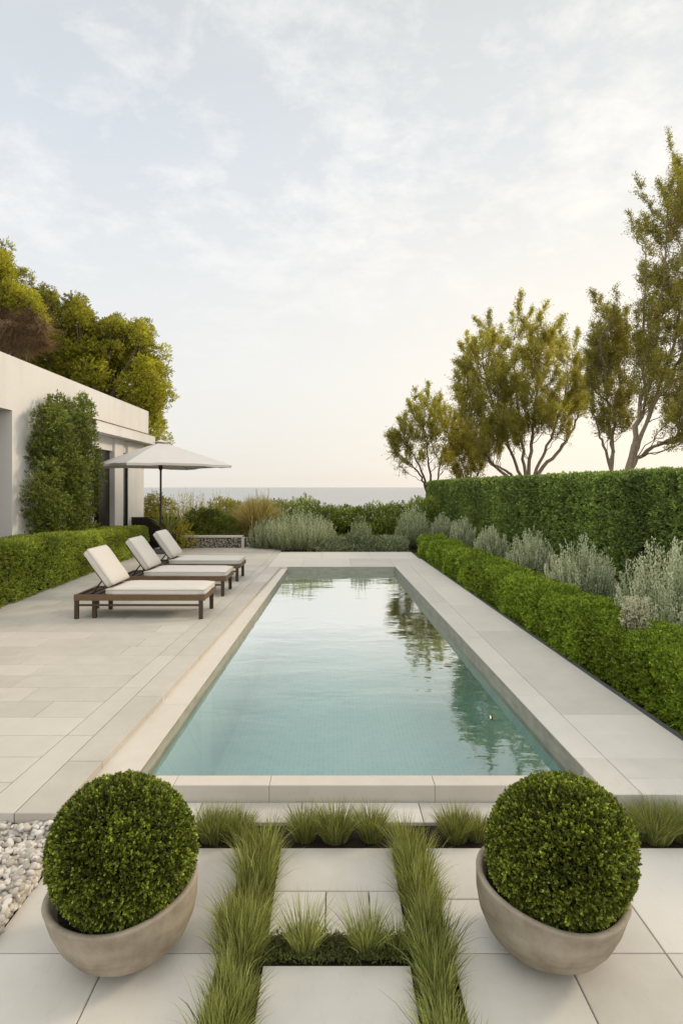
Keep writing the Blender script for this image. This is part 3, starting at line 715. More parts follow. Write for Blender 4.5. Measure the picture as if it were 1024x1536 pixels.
# ---- potted boxwood balls
def potted(loc, label, rot, tilt, dx, seed):
    t = thing('potted_boxwood', loc, label, 'potted plant', 'concrete bowls with clipped boxwood balls')
    x0, y0, z0 = loc; rng = rg(seed)
    prof = [(.0, .0), (.075, .0), (.120, .008), (.176, .036), (.222, .082), (.256, .145), (.277, .215), (.288, .288), (.2905, .298), (.287, .304), (.273, .305), (.265, .300), (.252, .27), (.22, .20), (.0, .18)]
    n = 72; V = []; 
    for r, z in prof:
        r *= 1.035; z *= .90
        a = np.arange(n) * 2 * math.pi / n; rr = r * (1 + .006 * np.sin(a * 2 + seed) + .004 * np.sin(a * 5 + z * 9))
        V.append(np.stack([rr * np.cos(a), rr * np.sin(a), np.full(n, z) + .004 * np.sin(a * 3 + seed) * (z > .2)], 1))
    V = np.concatenate(V); i = np.arange(len(prof) - 1)[:, None] * n; j = np.arange(n)[None]; j2 = (j + 1) % n
    Fc = np.stack([i + j, i + j2, i + n + j2, i + n + j], -1).reshape(-1, 4)
    rotm = np.array(Matrix.Rotation(R(tilt), 3, Vector((math.sin(R(rot)), -math.cos(R(rot)), 0))))
    V = V @ rotm.T; V[:, 0] -= math.copysign(.03, x0) * np.clip(1 - V[:, 2] / .3, 0, 1); V[:, 2] -= V[:, 2].min()
    arr_obj('bowl', V + np.array(loc), Fc, M['bowl'], t, smooth=True)
    bm = bmesh.new(); bmesh.ops.create_circle(bm, cap_ends=True, radius=.256, segments=40)
    bmesh.ops.translate(bm, vec=(0, 0, .228), verts=bm.verts[:]); bm.transform(Matrix(rotm.tolist()).to_4x4())
    bm_obj('soil', bm, M['soil'], t)
    c = np.array([x0 + dx, y0, z0 + .412]); Rb = np.array([.286, .286, .286])
    # foliage shoots over the sphere
    N = 15000; g = np.arange(N) + .5; ph = np.arccos(1 - 2 * g / N); th = g * 2.399963
    d = np.stack([np.cos(th) * np.sin(ph), np.sin(th) * np.sin(ph), np.cos(ph)], 1); d = unit(d + rng.normal(size=d.shape) * .02)
    lump = vnoise(d, 3.2, seed) - .5; sm = vnoise(d, 14, seed + 1) - .5; gap = vnoise(d, 26, seed + 4)
    ax = np.array([math.copysign(.5, x0), 0, -.866]); sq = lambda v: v - (v @ ax)[:, None] * ax * .155      # the ball is a little flattened
    rad = 1 + .035 * lump + .06 * sm - .07 * rng.random(N) ** 2 - .05 * (gap < .28)
    P = c + sq(d * Rb * rad[:, None]); D = unit(d + rng.normal(size=d.shape) * .42 + np.array([0, 0, .18]))
    A, B, L, W, I = shoots(P, D, 8, .018, .0105, .0076, rng)
    tone = (.08 + .60 * rng.random(N) ** 1.4 + .3 * sm + .25 * lump)[I] + rng.normal(size=len(I)) * .08 + .22 * (np.repeat(np.arange(8), N) / 8 - .35)
    leaf_part('foliage', M['topiary'], t, [(A, B, L, W, rng, None, .7)], [tone])
    bm = bmesh.new(); bmesh.ops.create_icosphere(bm, subdivisions=4, radius=1)
    for v in bm.verts: v.co = Vector((v.co.x * .25 + dx, v.co.y * .25, v.co.z * .215 + .412))
    bm_obj('branches', bm, M['twig'], t)
    V, Fc = tubes([(np.array([[dx * .5, 0, .24], [dx * .8, .01, .31], [dx, 0, .40]]) + np.array(loc), [.022, .02, .018])], 8); arr_obj('trunk', V, Fc, M['bark'], t, smooth=True)
    return t
potted((-.862, 2.335, 0), 'boxwood ball in a grey concrete bowl standing beside the white gravel', 0, 3.2, -.010, 21)
potted((.872, 2.345, 0), 'boxwood ball leaning to one side in a concrete bowl with bare soil showing', 180, 4, .052, 22)

# ---- ornamental grasses in the foreground
def grass_mesh(P, H, lean, curve, W, rng, tonebase, m, name, parent=None, origin=None):
    V, Fc = blades(P, H, lean, curve, W, rng)
    tone = np.clip(tonebase + rng.normal(size=len(P)) * .21, 0, 1)
    return arr_obj(name, V, Fc, m, parent, tone=np.repeat(tone, 5), origin=origin)
def strip(name, label, x0, x1, y0, y1, n, seed):
    rng = rg(seed)
    nc = 110; cy = rng.uniform(y0 + .01, y1 - .01, nc); cx = rng.uniform(x0 + .03, x1 - .03, nc); ch = rng.uniform(.6, 1.25, nc); ct = rng.random(nc)
    i = rng.integers(0, nc, n); P = np.stack([cx[i] + rng.normal(size=n) * .016, cy[i] + rng.normal(size=n) * .02, np.full(n, -.02)], 1)
    P[:, 0] = np.clip(P[:, 0], x0, x1)
    out = P[:, :2] - np.stack([cx[i], cy[i]], 1)
    mid = (P[:, 0] - (x0 + x1) / 2) / ((x1 - x0) / 2)
    lean = out * 7 + rng.normal(size=(n, 2)) * .17; lean[:, 0] += mid * .30
    H = .20 * ch[i] * (.55 + .55 * rng.random(n)) 
    o = grass_mesh(P, H, lean, .5, rng.uniform(.0022, .0042, n), rng, .30 + .34 * ct[i] + .45 * (rng.random(n) < .09), M['grass'], name, origin=((x0 + x1) / 2, (y0 + y1) / 2, -.02))
    return tag(o, label, 'grass', kind='stuff')
strip('grass_strip', 'strip of fine green grass between the pads and the paving by the gravel side', -.475, -.30, 1.2, 2.98, 9800, 31)
strip('grass_strip', 'strip of fine green grass between the pads and the leaning boxwood bowl', .31, .475, 1.2, 2.98, 9800, 32)
def tuft(loc, rad, h, n, seed, label, group, spread=.55, gold=.0, name='grass_tuft'):
    rng = rg(seed); a = rng.random(n) * 6.283; r = rad * np.sqrt(rng.random(n)) * .55
    P = np.stack([loc[0] + r * np.cos(a), loc[1] + r * np.sin(a) * .7, np.full(n, loc[2])], 1)
    lean = np.stack([np.cos(a), np.sin(a)], 1) * (spread * (r / rad) * 1.6 + rng.random(n) * .12)[:, None] + rng.normal(size=(n, 2)) * .13
    H = h * (.5 + .55 * rng.random(n)); 
    o = grass_mesh(P, H, lean, .45, rng.uniform(.002, .0036, n), rng, .32 + gold + .25 * rng.random(n), M['grass'], name, origin=loc)
    return tag(o, label, 'grass tuft', group)
ROWG = 'grass tufts along the foot of the pool wall'
fr = [(318, .12, .20, 'grass tuft by the pool wall nearest the ball that stands beside the gravel'), (352, .11, .19, 'grass tuft by the pool wall touching the back of the gravel side strip'),
      (456, .09, .21, 'grass tuft by the pool wall just inside the gravel side strip'), (503, .12, .215, 'wide grass tuft by the pool wall behind the middle of the first pad'),
      (557, .09, .21, 'grass tuft by the pool wall just inside the strip beside the leaning ball'), (684, .11, .20, 'loose grass tuft by the pool wall between strip and leaning ball'),
      (716, .07, .16, 'short grass tuft half hidden by the leaning boxwood ball'), (985, .15, .23, 'large spreading grass tuft by the wall on the far side of the leaning ball'),
      (1030, .11, .22, 'grass tuft by the wall cut off by the photo edge'), (938, .07, .17, 'small grass tuft tucked against the far side of the leaning ball')]
for i, (px, r, h, lab) in enumerate(fr):
    tuft(((px - VX) * 3.06 / F, 3.08, -.02), r, h, int(1000 * r / .1), 40 + i, lab, ROWG)
BOXG = 'yellow green grass tufts between the pads'
tuft(((456 - VX) * 2.31 / F, 2.33, -.02), .085, .25, 420, 61, 'tall yellow green grass tuft in the planting gap, gravel side', BOXG, .5, .16)
tuft(((550 - VX) * 2.31 / F, 2.33, -.02), .085, .24, 380, 62, 'tall yellow green grass tuft in the planting gap, on the leaning ball side', BOXG, .6, .14)
tuft(((596 - VX) * 2.31 / F, 2.32, -.02), .06, .17, 190, 63, 'short sparse grass tuft at the end of the planting gap', BOXG, .6, .0)
def moss():
    rng = rg(66); n = 3600; P = np.stack([rng.uniform(-.285, .295, n), rng.uniform(2.26, 2.395, n), rng.uniform(-.02, .012, n)], 1)
    P[:, 2] += .022 * vnoise(P, (14, 14, 1), 4)
    D = unit(rng.normal(size=(n, 3)) * .7 + np.array([0, 0, .8])); tone = np.clip(.05 + .4 * rng.random(n) * vnoise(P, (9, 9, 1), 5) , 0, 1)
    V, Fc = leaves(P, D, rng.uniform(.012, .024, n), .006, rng); o = arr_obj('ground_cover', V, Fc, M['grass'], tone=np.repeat(tone, 2))
    tag(o, 'dark low creeping ground cover in the gap between the pads', 'ground cover', kind='stuff')
moss()

# ---- silver shrubs
def silver(loc, w, h, n, label, seed, m='silver', group='silver leaved shrubs between the hedges', name='silver_shrub', k=34, leaf=.05, up=.9, plume=.35, tone0=.2, base=.12, tips=None, cat='shrub', wid=.26):
    rng = rg(seed); t = thing(name, loc, label, cat, group); loc = np.array(loc, float)
    a = rng.random(n) * 6.283; rr = np.sqrt(rng.random(n))
    root = loc + np.stack([np.cos(a) * rr * w * base, np.sin(a) * rr * w * base, np.zeros(n)], 1)
    hh = h * (1 - .42 * rr ** 2) * (.62 + .45 * rng.random(n))
    tip = loc + np.stack([np.cos(a) * rr * w * .5, np.sin(a) * rr * w * .5, hh], 1)
    mid = root + (tip - root) * .5; mid[:, :2] += (tip - root)[:, :2] * .22; mid[:, 2] -= hh * .06
    PP, DD, LL, TT = [], [], [], []
    st = rng.random(n)
    for i in range(k):
        s = (.18 + .82 * (i + rng.random(n)) / k)[:, None]
        p = (1-s)**2 * root + 2 * (1-s) * s * mid + s * s * tip; tg = unit(2 * (1-s) * (mid - root) + 2 * s * (tip - mid))
        rad = unit(np.cross(tg, rng.normal(size=(n, 3))))
        PP.append(p + rad * (.012 + .03 * np.sin(np.pi * np.clip(s, 0, 1)) ** 2 * rng.random((n, 1)))); DD.append(tg * up + rad * (.75 - .45 * s) + np.array([0, 0, .1])); LL.append(leaf * (1.1 - .5 * s[:, 0]) * (.7 + .6 * rng.random(n)))
        TT.append(tone0 + .30 * st + plume * s[:, 0] ** 2 + .2 * rng.random(n))
    P, D, L, T = (np.concatenate(v) for v in (PP, DD, LL, TT))
    leaf_part('foliage', M[m], t, [(P, D, L, L * wid + .006, rng, None, .7)], [T - .03])
    pick = rng.choice(n, min(n, 60), replace=False)
    V, Fc = tubes([(bez(root[i], mid[i] * .6 + root[i] * .4, mid[i], tip[i], 5), np.linspace(.006, .002, 5)) for i in pick], 4)
    arr_obj('stems', V, Fc, M['bark'], t, smooth=True)
    return t
sh = [(663, 18.2, .74, 1.0, 'smallest silver shrub at the far end of the row beside the tall hedge'), (694, 15.4, .74, 1.08, 'second silver shrub from the far end of the row by the tall hedge'),
      (738, 12.2, .80, 1.06, 'silver shrub in mid row with loose pale plumes, third from the far end'), (794, 9.9, .84, 1.12, 'rounded silver shrub in mid row, fourth from the far end'),
      (870, 7.75, .98, 1.16, 'broad silver shrub with pale wispy plumes, second from the near end'), (995, 5.85, .98, 1.32, 'largest silver shrub beside the cream flower cluster'),]
for i, (px, Y, w, h, lab) in enumerate(sh):
    silver(((px - VX) * Y / F, Y, .06), w, h, (150, 150, 165, 190, 230, 270)[i], lab, 70 + i, k=(60, 62, 66, 72, 80, 92)[i], leaf=(.062, .06, .056, .052, .047, .043)[i], wid=.34, base=.16, tone0=.22, plume=.50)
# cream flowers at the foot of the nearest silver shrub
fl = thing('cream_flowers', tuple(np.array([(958 - VX) * 5.2 / F, 5.25, .06])), 'cluster of cream flower sprays in front of the largest silver shrub', 'flowers')
rng = rg(81); n = 260; base = np.array(fl.location)
a = rng.random(n) * 6.283; r = np.sqrt(rng.random(n)) * .13
tp = base + np.stack([np.cos(a) * r, np.sin(a) * r * .6, .50 + .28 * rng.random(n)], 1)
A, B, L, W, I = shoots(tp, unit(rng.normal(size=(n, 3)) * .4 + np.array([0, 0, 1])), 9, .055, .022, .013, rng)
leaf_part('blossoms', M['flower'], fl, [(A, B, L, W, rng, None, .7)], [rng.random(len(A))])
V, Fc = tubes([(bez(base + np.array([0, 0, 0]), base + np.array([0, 0, .3]), tp[i] - np.array([0, 0, .15]), tp[i], 4), [.003] * 4) for i in range(0, n, 4)], 4); arr_obj('stems', V, Fc, M['bark'], fl)

# ---- planting at the far end of the pool
def bush(name, px, top, wpx, Y, bot, m, leaf, n, label, seed, cl=9, group=None, cat='shrub', tone0=.22, sharp=0.):
    """rounded bush of leaf clumps; top/bot are photo rows, wpx its width in photo columns"""
    rng = rg(seed); zt = CAMZ - (top - VY) * Y / F; w = wpx * Y / F; x = (px - VX) * Y / F
    t = thing(name, (x, Y, .05), label, cat, group); h = zt - .05; cls = []
    for i in range(cl):
        f = (i + .5) / cl - .5; cx = f * w * .78; e = math.sqrt(max(0, 1 - (2.0 * f) ** 2)) ** .6
        hh = h * (.72 + .28 * e) * rng.uniform(.88, 1.04); rr = w / cl * rng.uniform(.75, 1.15) + .12
        rr = min(rr, hh * .5)
        for q in range(3): cls.append((np.array([x + cx + rng.normal() * .1, Y + rng.uniform(-.3, .35) * min(w, 1.6), .05 + hh - rr - q * rr * 1.1]), (rr, rr * .9, rr)))
    cls = [(c, r) for c, r in cls if c[2] > -.1]
    crownish('foliage', M[m], t, cls, n, leaf, rng, 6, .6, .35, seed, tone0)
    V, Fc = tubes([(bez(np.array([x + rng.normal() * w * .12, Y, .03]), np.array([x, Y, .3 * h]), c * .6 + np.array([x, Y, h * .3]) * .4, c, 5), np.linspace(.022, .006, 5)) for c, r in cls[::2]], 5)
    arr_obj('stems', V, Fc, M['bark'], t, smooth=True); return t
BK = 'mixed shrubs between the pool terrace and the sea'
bush('shrub', 452, 744, 62, 20.5, 800, 'bush', .055, 2600, 'small round bright green shrub rising between golden grass and dark hedge', 91, 4, BK, tone0=.3)
bush('shrub', 508, 756, 84, 20.0, 805, 'bush', .05, 4600, 'dark green shrub behind the big silver bush at the pool end', 92, 5, BK, tone0=.2)
bush('shrub', 572, 755, 92, 19.6, 808, 'bush', .05, 5200, 'dark green shrub behind the low grey hedge at the pool end', 93, 5, BK, tone0=.2)
bush('shrub', 636, 741, 36, 21.5, 790, 'bush', .055, 2000, 'small dark shrub against the far end of the tall hedge', 94, 3, BK)
bush('shrub', 312, 764, 78, 17.6, 812, 'bush', .05, 4600, 'dark rounded shrub behind the pebble faced planter wall', 95, 5, BK, tone0=.08)
bush('shrub', 232, 742, 40, 19.5, 800, 'olive', .05, 2400, 'green shrub close to the end column of the villa', 96, 3, BK)
bush('shrub', 345, 744, 60, 20.5, 790, 'olive', .05, 3000, 'brownish olive shrub with thin tips behind the dark rounded shrub', 97, 4, BK, tone0=.1)
bush('shrub', 412, 748, 70, 21.5, 790, 'olive', .05, 2600, 'loose olive shrub behind the golden grass', 98, 4, BK, tone0=.2)
silver(tuple([(282 - VX) * 19. / F, 19., .05]), 2.3, 1.72, 260, 'tall feathery yellow green shrub behind the parasol pole', 99, 'olive', BK, 'feathery_shrub', 34, .085, .9, .3, .3, .2)
silver(tuple([(330 - VX) * 19.8 / F, 19.8, .05]), 1.7, 1.72, 150, 'thin twiggy olive shrub standing against the sea', 100, 'olive', BK, 'feathery_shrub', 30, .08, .9, .3, .15, .2)
silver(tuple([(392 - VX) * 22. / F, 22., .05]), 2.0, 1.75, 150, 'dark twiggy shrub peeking above the golden grass', 101, 'bush', BK, 'feathery_shrub', 30, .08, .9, .3, .2, .2)
# big silver bush, low grey hedge, silver tuft, round grey shrub
silver(((450 - VX) * 16.3 / F, 16.35, .05), 2.15, 1.22, 620, 'broad silver green bush with pale spikes at the pool end', 102, 'sage', BK, 'silver_shrub', 40, .062, .85, .55, .12, .30)
silver(((402 - VX) * 16.5 / F, 16.5, .05), 1.15, 1.02, 260, 'silver green bush leaning out beside the golden grass stake', 104, 'sage', BK, 'silver_shrub', 34, .062, .85, .5, .1, .30)
silver(((540 - VX) * 16.0 / F, 16.0, .05), .75, 1.05, 90, 'slim feathery silver tuft rising from the low grey hedge', 103, 'silver', BK, 'silver_shrub', 34, .075, .8, .2, .12, .2)
silver(((619 - VX) * 17.0 / F, 17.0, .05), 1.15, 1.28, 320, 'round grey green shrub beside the end of the bright hedge', 105, 'sage', BK, 'silver_shrub', 34, .065, .9, .55, .1, .2)
def low_hedge():
    rng = rg(106); Y = 15.95; x0, x1 = (470 - VX) * Y / F, (606 - VX) * Y / F
    t = thing('low_hedge', ((x0 + x1) / 2, Y, .05), 'low grey green hedge edging the far end of the pool paving', 'hedge'); cls = []
    for i in range(16):
        x = x0 + (x1 - x0) * (i + .5) / 16
        cls += [(np.array([x, Y + rng.uniform(-.12, .2), .28]), (.2, .3, .22)), (np.array([x, Y + rng.uniform(-.2, .1), .12]), (.2, .3, .18))]
    crownish('foliage', M['sage'], t, cls, 6500, .038, rng, 6, .5, .3, 107, .1)
    V, Fc = tubes([(np.array([[x0 + (x1 - x0) * q, Y, .03], [x0 + (x1 - x0) * q + .04, Y, .2], [x0 + (x1 - x0) * q, Y + .06, .36]]), [.012, .01, .006]) for q in np.linspace(.03, .97, 22)], 5); arr_obj('stems', V, Fc, M['bark'], t)
low_hedge()
# golden fountain grass
def fountain():
    Y = 17.6; loc = ((386 - VX) * Y / F, Y, .05); rng = rg(108); n = 5200
    t = thing('fountain_grass', loc, 'large golden fountain grass arching beside the thin stake', 'grass', None)
    a = rng.random(n) * 6.283; r = .16 * np.sqrt(rng.random(n)); P = np.stack([loc[0] + r * np.cos(a), loc[1] + r * np.sin(a), np.full(n, .05)], 1)
    lean = np.stack([np.cos(a), np.sin(a)], 1) * (.1 + .95 * rng.random(n))[:, None]
    H = 1.75 * (.6 + .45 * rng.random(n)); L = np.linalg.norm(lean, axis=1); H = H / (1 + .22 * L)
    grass_mesh(P, H, lean * .62, 1.3, .018, rng, .3 + .45 * rng.random(n), M['strawgrass'], 'foliage', t)
fountain()
# spiky potted plant by the parasol
def spiky():
    Y = 15.9; loc = ((252 - VX) * Y / F, Y, ZD); rng = rg(109)
    t = thing('potted_palm', loc, 'spiky yellow green plant in a dark pot beside the parasol pole', 'potted plant')
    V, Fc = tubes([(np.array([[0, 0, 0], [0, 0, .02], [0, 0, .40], [0, 0, .43], [0, 0, .41], [0, 0, .40]]) + np.array(loc), [.01, .17, .23, .235, .20, .01])], 20); arr_obj('pot', V, Fc, M['darkwall'], t, smooth=True)
    n = 240; a = rng.random(n) * 6.283; P = np.stack([loc[0] + .05 * np.cos(a), loc[1] + .05 * np.sin(a), np.full(n, ZD + .38)], 1)
    lean = np.stack([np.cos(a), np.sin(a)], 1) * (.1 + .75 * rng.random(n))[:, None]
    grass_mesh(P, .75 * (.55 + .5 * rng.random(n)), lean, 1.0, .035, rng, .35 + .4 * rng.random(n), M['grass'], 'foliage', t)
spiky()
bush('shrub', 274, 780, 16, 16.25, 832, 'gold', .04, 420, 'small yellow leaved shrub at the end of the pebble planter wall', 110, 2, BK, tone0=.35)

# ---- climbing shrub on the villa wall
def climber():
    rng = rg(120); t = thing('climbing_shrub', (-5.9, 12.5, .15), 'tall leafy shrub growing up the villa wall', 'shrub'); cls = []
    tops = [(11.35, 2.95), (11.7, 3.5), (12.05, 3.6), (12.3, 3.7), (12.55, 3.6), (12.9, 3.66), (13.3, 3.86), (13.6, 3.3)]
    for y, zt in tops:
        z = .3
        while z < zt - .2:
            r = .42 * (1 - .35 * (z / zt) ** 3); cls.append((np.array([-5.90 + rng.normal() * .13, y + rng.normal() * .16, z + .1]), tuple(np.array((.28 * (1.05 - .3 * z / zt), r * .8, .34)) * rng.uniform(.7, 1.15)))); z += .36
        for q in range(3): cls.append((np.array([-5.92, y + rng.normal() * .12, zt - .2 + q * .13]), (.10, .13 - q * .03, .16)))
    crownish('foliage', M['climber'], t, cls, 11500, .055, rng, 6, .5, .45, 121, .20)
    V, Fc = tubes([(bez(np.array([-5.95, 12.4 + rng.normal() * .3, .1]), np.array([-5.95, 12.5, 1.2]), np.array([-5.95, y, zt * .5]), np.array([-5.9, y, zt - .1]), 8), np.linspace(.035, .008, 8)) for y, zt in tops for _ in (0, 1)], 6)
    arr_obj('stems', V, Fc, M['bark'], t, smooth=True)
climber()

# ---- trees behind the villa
def roundtree(loc, label, clumps, n, leaf, seed, gold, trunk_h=4.):
    rng = rg(seed); t = thing('broadleaf_tree', loc, label, 'tree'); L = np.array(loc, float)
    crownish('crown', M['tree'], t, clumps, n, leaf, rng, 6, .6, .25, seed, .06, gold=gold)
    paths = [(bez(L, L + [0, 0, 1.5], L + [.1, 0, 3], L + [0, 0, trunk_h], 8), np.linspace(.34, .22, 8))]
    for c, r in clumps[::2]:
        paths.append((bez(L + [0, 0, trunk_h * .8], L + [0, 0, trunk_h + .8], c * .6 + (L + [0, 0, trunk_h]) * .4, c, 7), np.linspace(.14, .02, 7)))
    V, Fc = tubes(paths, 7); arr_obj('trunk', V, Fc, M['bark'], t, smooth=True); return t
def left_trees():
    rng = rg(130); Y = 26.; cl = []
    pts = [(60, 455, 34), (95, 470, 36), (128, 470, 34), (165, 500, 38), (205, 505, 34), (228, 540, 30), (235, 585, 26), (238, 622, 22), (215, 600, 34), (190, 560, 44), (150, 540, 48), (110, 520, 46), (70, 510, 46),
           (100, 570, 50), (150, 600, 46), (60, 560, 50), (200, 640, 40), (232, 560, 24), (180, 480, 24), (118, 452, 16), (80, 440, 20), (215, 482, 20), (140, 500, 36), (180, 530, 30), (122, 545, 34), (240, 600, 16), (20, 500, 50), (170, 640, 50), (100, 620, 50)]
    for px, py, r in pts:
        rr = r * Y / F
        cl.append((at(px - 8, py + 12, Y + .8), (rr * .72,) * 3))
        for q in range(7):
            p = at(px - 6 + rng.normal() * r * .38, py + 10 + rng.normal() * r * .36, Y + rng.uniform(-1.9, 1.7)); s = rr * rng.uniform(.34, .56); cl.append((p, (s, s, s * .85)))
    gold = lambda P, d: .30 * np.clip(.75 * d[:, 0] + .5 * d[:, 2] - .15, 0, 1) + .18 * np.clip((P[:, 0] + 10.6) / 3.4, -.4, 1)  # sunlight painted into leaf tone: lighter towards the sun side and top
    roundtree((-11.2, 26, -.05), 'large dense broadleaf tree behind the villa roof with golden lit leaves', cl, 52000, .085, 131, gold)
    # neighbour with dry hanging fronds
    Y = 22.5; L = np.array([-14.2, Y, -.05]); t = thing('drooping_tree', tuple(L), 'tree with dry brown hanging fronds behind the near end of the villa roof', 'tree'); rng = rg(133)
    cl = [(at(px + rng.normal() * 5, py + rng.normal() * 5, Y + rng.uniform(-1, 1)), (r * Y / F,) * 3) for px, py, r in [(5, 390, 14), (12, 412, 20), (-10, 420, 30), (28, 418, 14), (20, 440, 24), (44, 446, 12), (62, 470, 7), (-30, 480, 40), (2, 378, 8), (-30, 440, 40), (-5, 400, 20)]]
    cl += [(at(px, py, Y - 1.25), (r * Y / F,) * 3) for px, py, r in [(14, 436, 13), (30, 446, 10), (46, 452, 10), (60, 466, 7), (22, 462, 7), (4, 452, 10), (68, 482, 5), (-12, 445, 16)]]
    crownish('crown', M['tree'], t, cl, 6800, .085, rng, 6, .45, .3, 134, .12, gold=lambda P, d: .35 * np.clip(d[:, 0] * .8 + d[:, 2] * .4, 0, 1))  # sun-facing leaves of this crown get lighter colour, imitating sunlight
    n = 12000; pts = np.array([(8, 452, 20), (34, 464, 18), (56, 484, 15), (48, 470, 10), (20, 496, 26), (50, 506, 18), (-5, 486, 26), (30, 508, 26), (-25, 500, 36), (64, 500, 9)])
    i = rng.integers(0, len(pts), n); d = unit(rng.normal(size=(n, 3)))
    P = np.array([at(px, py, Y - .9) for px, py, r in pts])[i] + d * (pts[i, 2] * Y / F)[:, None] * (.65 + .35 * rng.random(n))[:, None]; P += (np.stack([vnoise(P, 1.8, 8), vnoise(P, 1.8, 9), vnoise(P, 1.8, 10)], 1) - .5) * .7
    V, Fc = blades(np.zeros((n, 3)), rng.uniform(.2, .5, n), d[:, :2] * 1.1 + rng.normal(size=(n, 2)) * .7, .8, .02, rng)
    V[:, 2] *= -1; V += np.repeat(P, 7, axis=0)
    arr_obj('dry_fronds', V, Fc, M['drystrand'], t, tone=np.repeat(np.clip(.3 + .6 * rng.random(n) * (.6 + .6 * (vnoise(P, 1.5, 6))), 0, 1), 5))
    paths = [(bez(L, L + [0, 0, 2], L + [.2, 0, 4], L + [.3, 0, 6], 8), np.linspace(.3, .2, 8))] + [(bez(L + [.2, 0, 5], L + [.3, 0, 6.5], c * .7 + (L + [.3, 0, 6]) * .3, c, 6), np.linspace(.12, .02, 6)) for c, r in cl]
    V, Fc = tubes(paths, 7); arr_obj('trunk', V, Fc, M['bark'], t, smooth=True)
left_trees()

# ---- airy trees on the right
def inside(poly, pt):
    x, y = pt; r = False
    for (x0, y0), (x1, y1) in zip(poly, poly[1:] + poly[:1]):
        if (y0 > y) != (y1 > y) and x < (x1 - x0) * (y - y0) / (y1 - y0) + x0: r = not r
    return r
def airy_tree(base, Y, poly, limbs, plumes, ntip, label, seed, m='olive', leafl=.075, tw=.5, ntw=26, nl=22, r0=.10, deep=1.6, tone0=.2, bark='bark', group='slender multi stemmed trees beyond the tall hedge', name='olive_tree', bl=1.3):
    """limbs fan out of the base; branches rise from them into a crown whose outline is poly (photo pixels at distance Y), with feathery plumes on top"""
    rng = rg(seed); base = np.array(base, float); t = thing(name, tuple(base), label, 'tree', group)
    paths, LB = [], []
    for lm in limbs:
        p = [base + rng.normal(size=3) * [.06, .06, 0]] + [at(px, py, Y + (k + 1) / len(lm) * dy) for dy in [rng.uniform(-deep, deep) * .6] for k, (px, py) in enumerate(lm)]
        p = np.array(p); u = np.linspace(0, 1, len(p)); uu = np.linspace(0, 1, 24); q = np.stack([np.interp(uu, u, p[:, k]) for k in range(3)], 1)
        for _ in range(4): q[1:-1] = (q[:-2] + 2 * q[1:-1] + q[2:]) / 4
        q[2:-1] += rng.normal(size=(21, 3)) * .025; LB.append(q); paths.append((q, r0 * rng.uniform(.7, 1.0) * (1 - uu) ** .8 + .012))
    allp = np.concatenate([q[8:] for q in LB])
    xs = [p[0] for p in poly]; ys = [p[1] for p in poly]; tips = []
    while len(tips) < ntip:
        pt = (rng.uniform(min(xs), max(xs)), rng.uniform(min(ys), max(ys)))
        if inside(poly, pt): tips.append((pt, 0))
    tips += [(p, 1) for p in plumes]
    cx = (min(xs) + max(xs)) / 2; hw = (max(xs) - min(xs)) / 2
    P, D, TT = [], [], []
    for (px, py), pl in tips:
        dep = deep * math.sqrt(max(.1, 1 - ((px - cx) / hw) ** 2)); tip = at(px, py, Y + rng.uniform(-dep, dep))
        d = allp - tip; cost = np.linalg.norm(d * [1, .7, .8], axis=1) + np.where(d[:, 2] > -.35, 3., 0) + np.abs(-d[:, 2] - bl) * .5
        s0 = allp[np.argmin(cost + rng.random(len(cost)) * .5)]; v = tip - s0; L = np.linalg.norm(v)
        pts = bez(s0, s0 + v * .35 + np.array([v[0], v[1], 0]) * .15, s0 + v * .7 + np.array([v[0], v[1], 0]) * .15 - [0, 0, .05 * L], tip, 12); pts[1:-1] += rng.normal(size=(10, 3)) * .03
        paths.append((pts, np.linspace(.015 if L > 1.2 else .010, .003, 12)))
        nt = int(ntw * (.6 + .8 * rng.random()) * (1.25 if pl else 1.) * min(1.7, .5 + L / 2.4)); s = (.30 + .70 * rng.random(nt) ** .85); q = s * 11; i0 = np.minimum(q.astype(int), 10); f = (q - i0)[:, None]
        p = pts[i0] * (1 - f) + pts[i0 + 1] * f; tg = unit(pts[i0 + 1] - pts[i0]); rad = unit(np.cross(tg, rng.normal(size=(nt, 3)))); ang = R(18) + R(42) * rng.random(nt)
        d = unit(tg * np.cos(ang)[:, None] + rad * np.sin(ang)[:, None] + np.array([0, 0, .35])); ln = tw * (.25 + .95 * rng.random(nt)) * np.clip(1.15 - s, .12, 1) ** .6 * (.75 if pl else 1.)
        for k in np.where(rng.random(nt) < .22)[0]: paths.append((np.array([p[k], p[k] + d[k] * ln[k]]), [.006, .002]))
        tt = rng.random() * .26 + rng.random(nt) * .22
        for k in range(nl):
            u = (k + rng.random(nt)) / nl; pos = p + d * (ln * (.05 + u))[:, None] + rng.normal(size=(nt, 3)) * .03
            r2 = unit(np.cross(d, rng.normal(size=(nt, 3)))); P.append(pos); D.append(d * .7 + r2 * .8 + np.array([0, 0, .12])); TT.append(tone0 + tt + .2 * rng.random(nt) + .14 * s * u + (.10 if pl else 0))
    P, D, T = np.concatenate(P), np.concatenate(D), np.concatenate(TT); T = T + .06 + .26 * (vnoise(P, .7, seed) - .5)
    L = leafl * (.6 + .65 * rng.random(len(P)))
    leaf_part('crown', M[m], t, [(P, D, L, L * .38, rng, None, .7)], [T])
    V, Fc = tubes(paths, 6); arr_obj('trunk', V, Fc, M[bark], t, smooth=True); return t
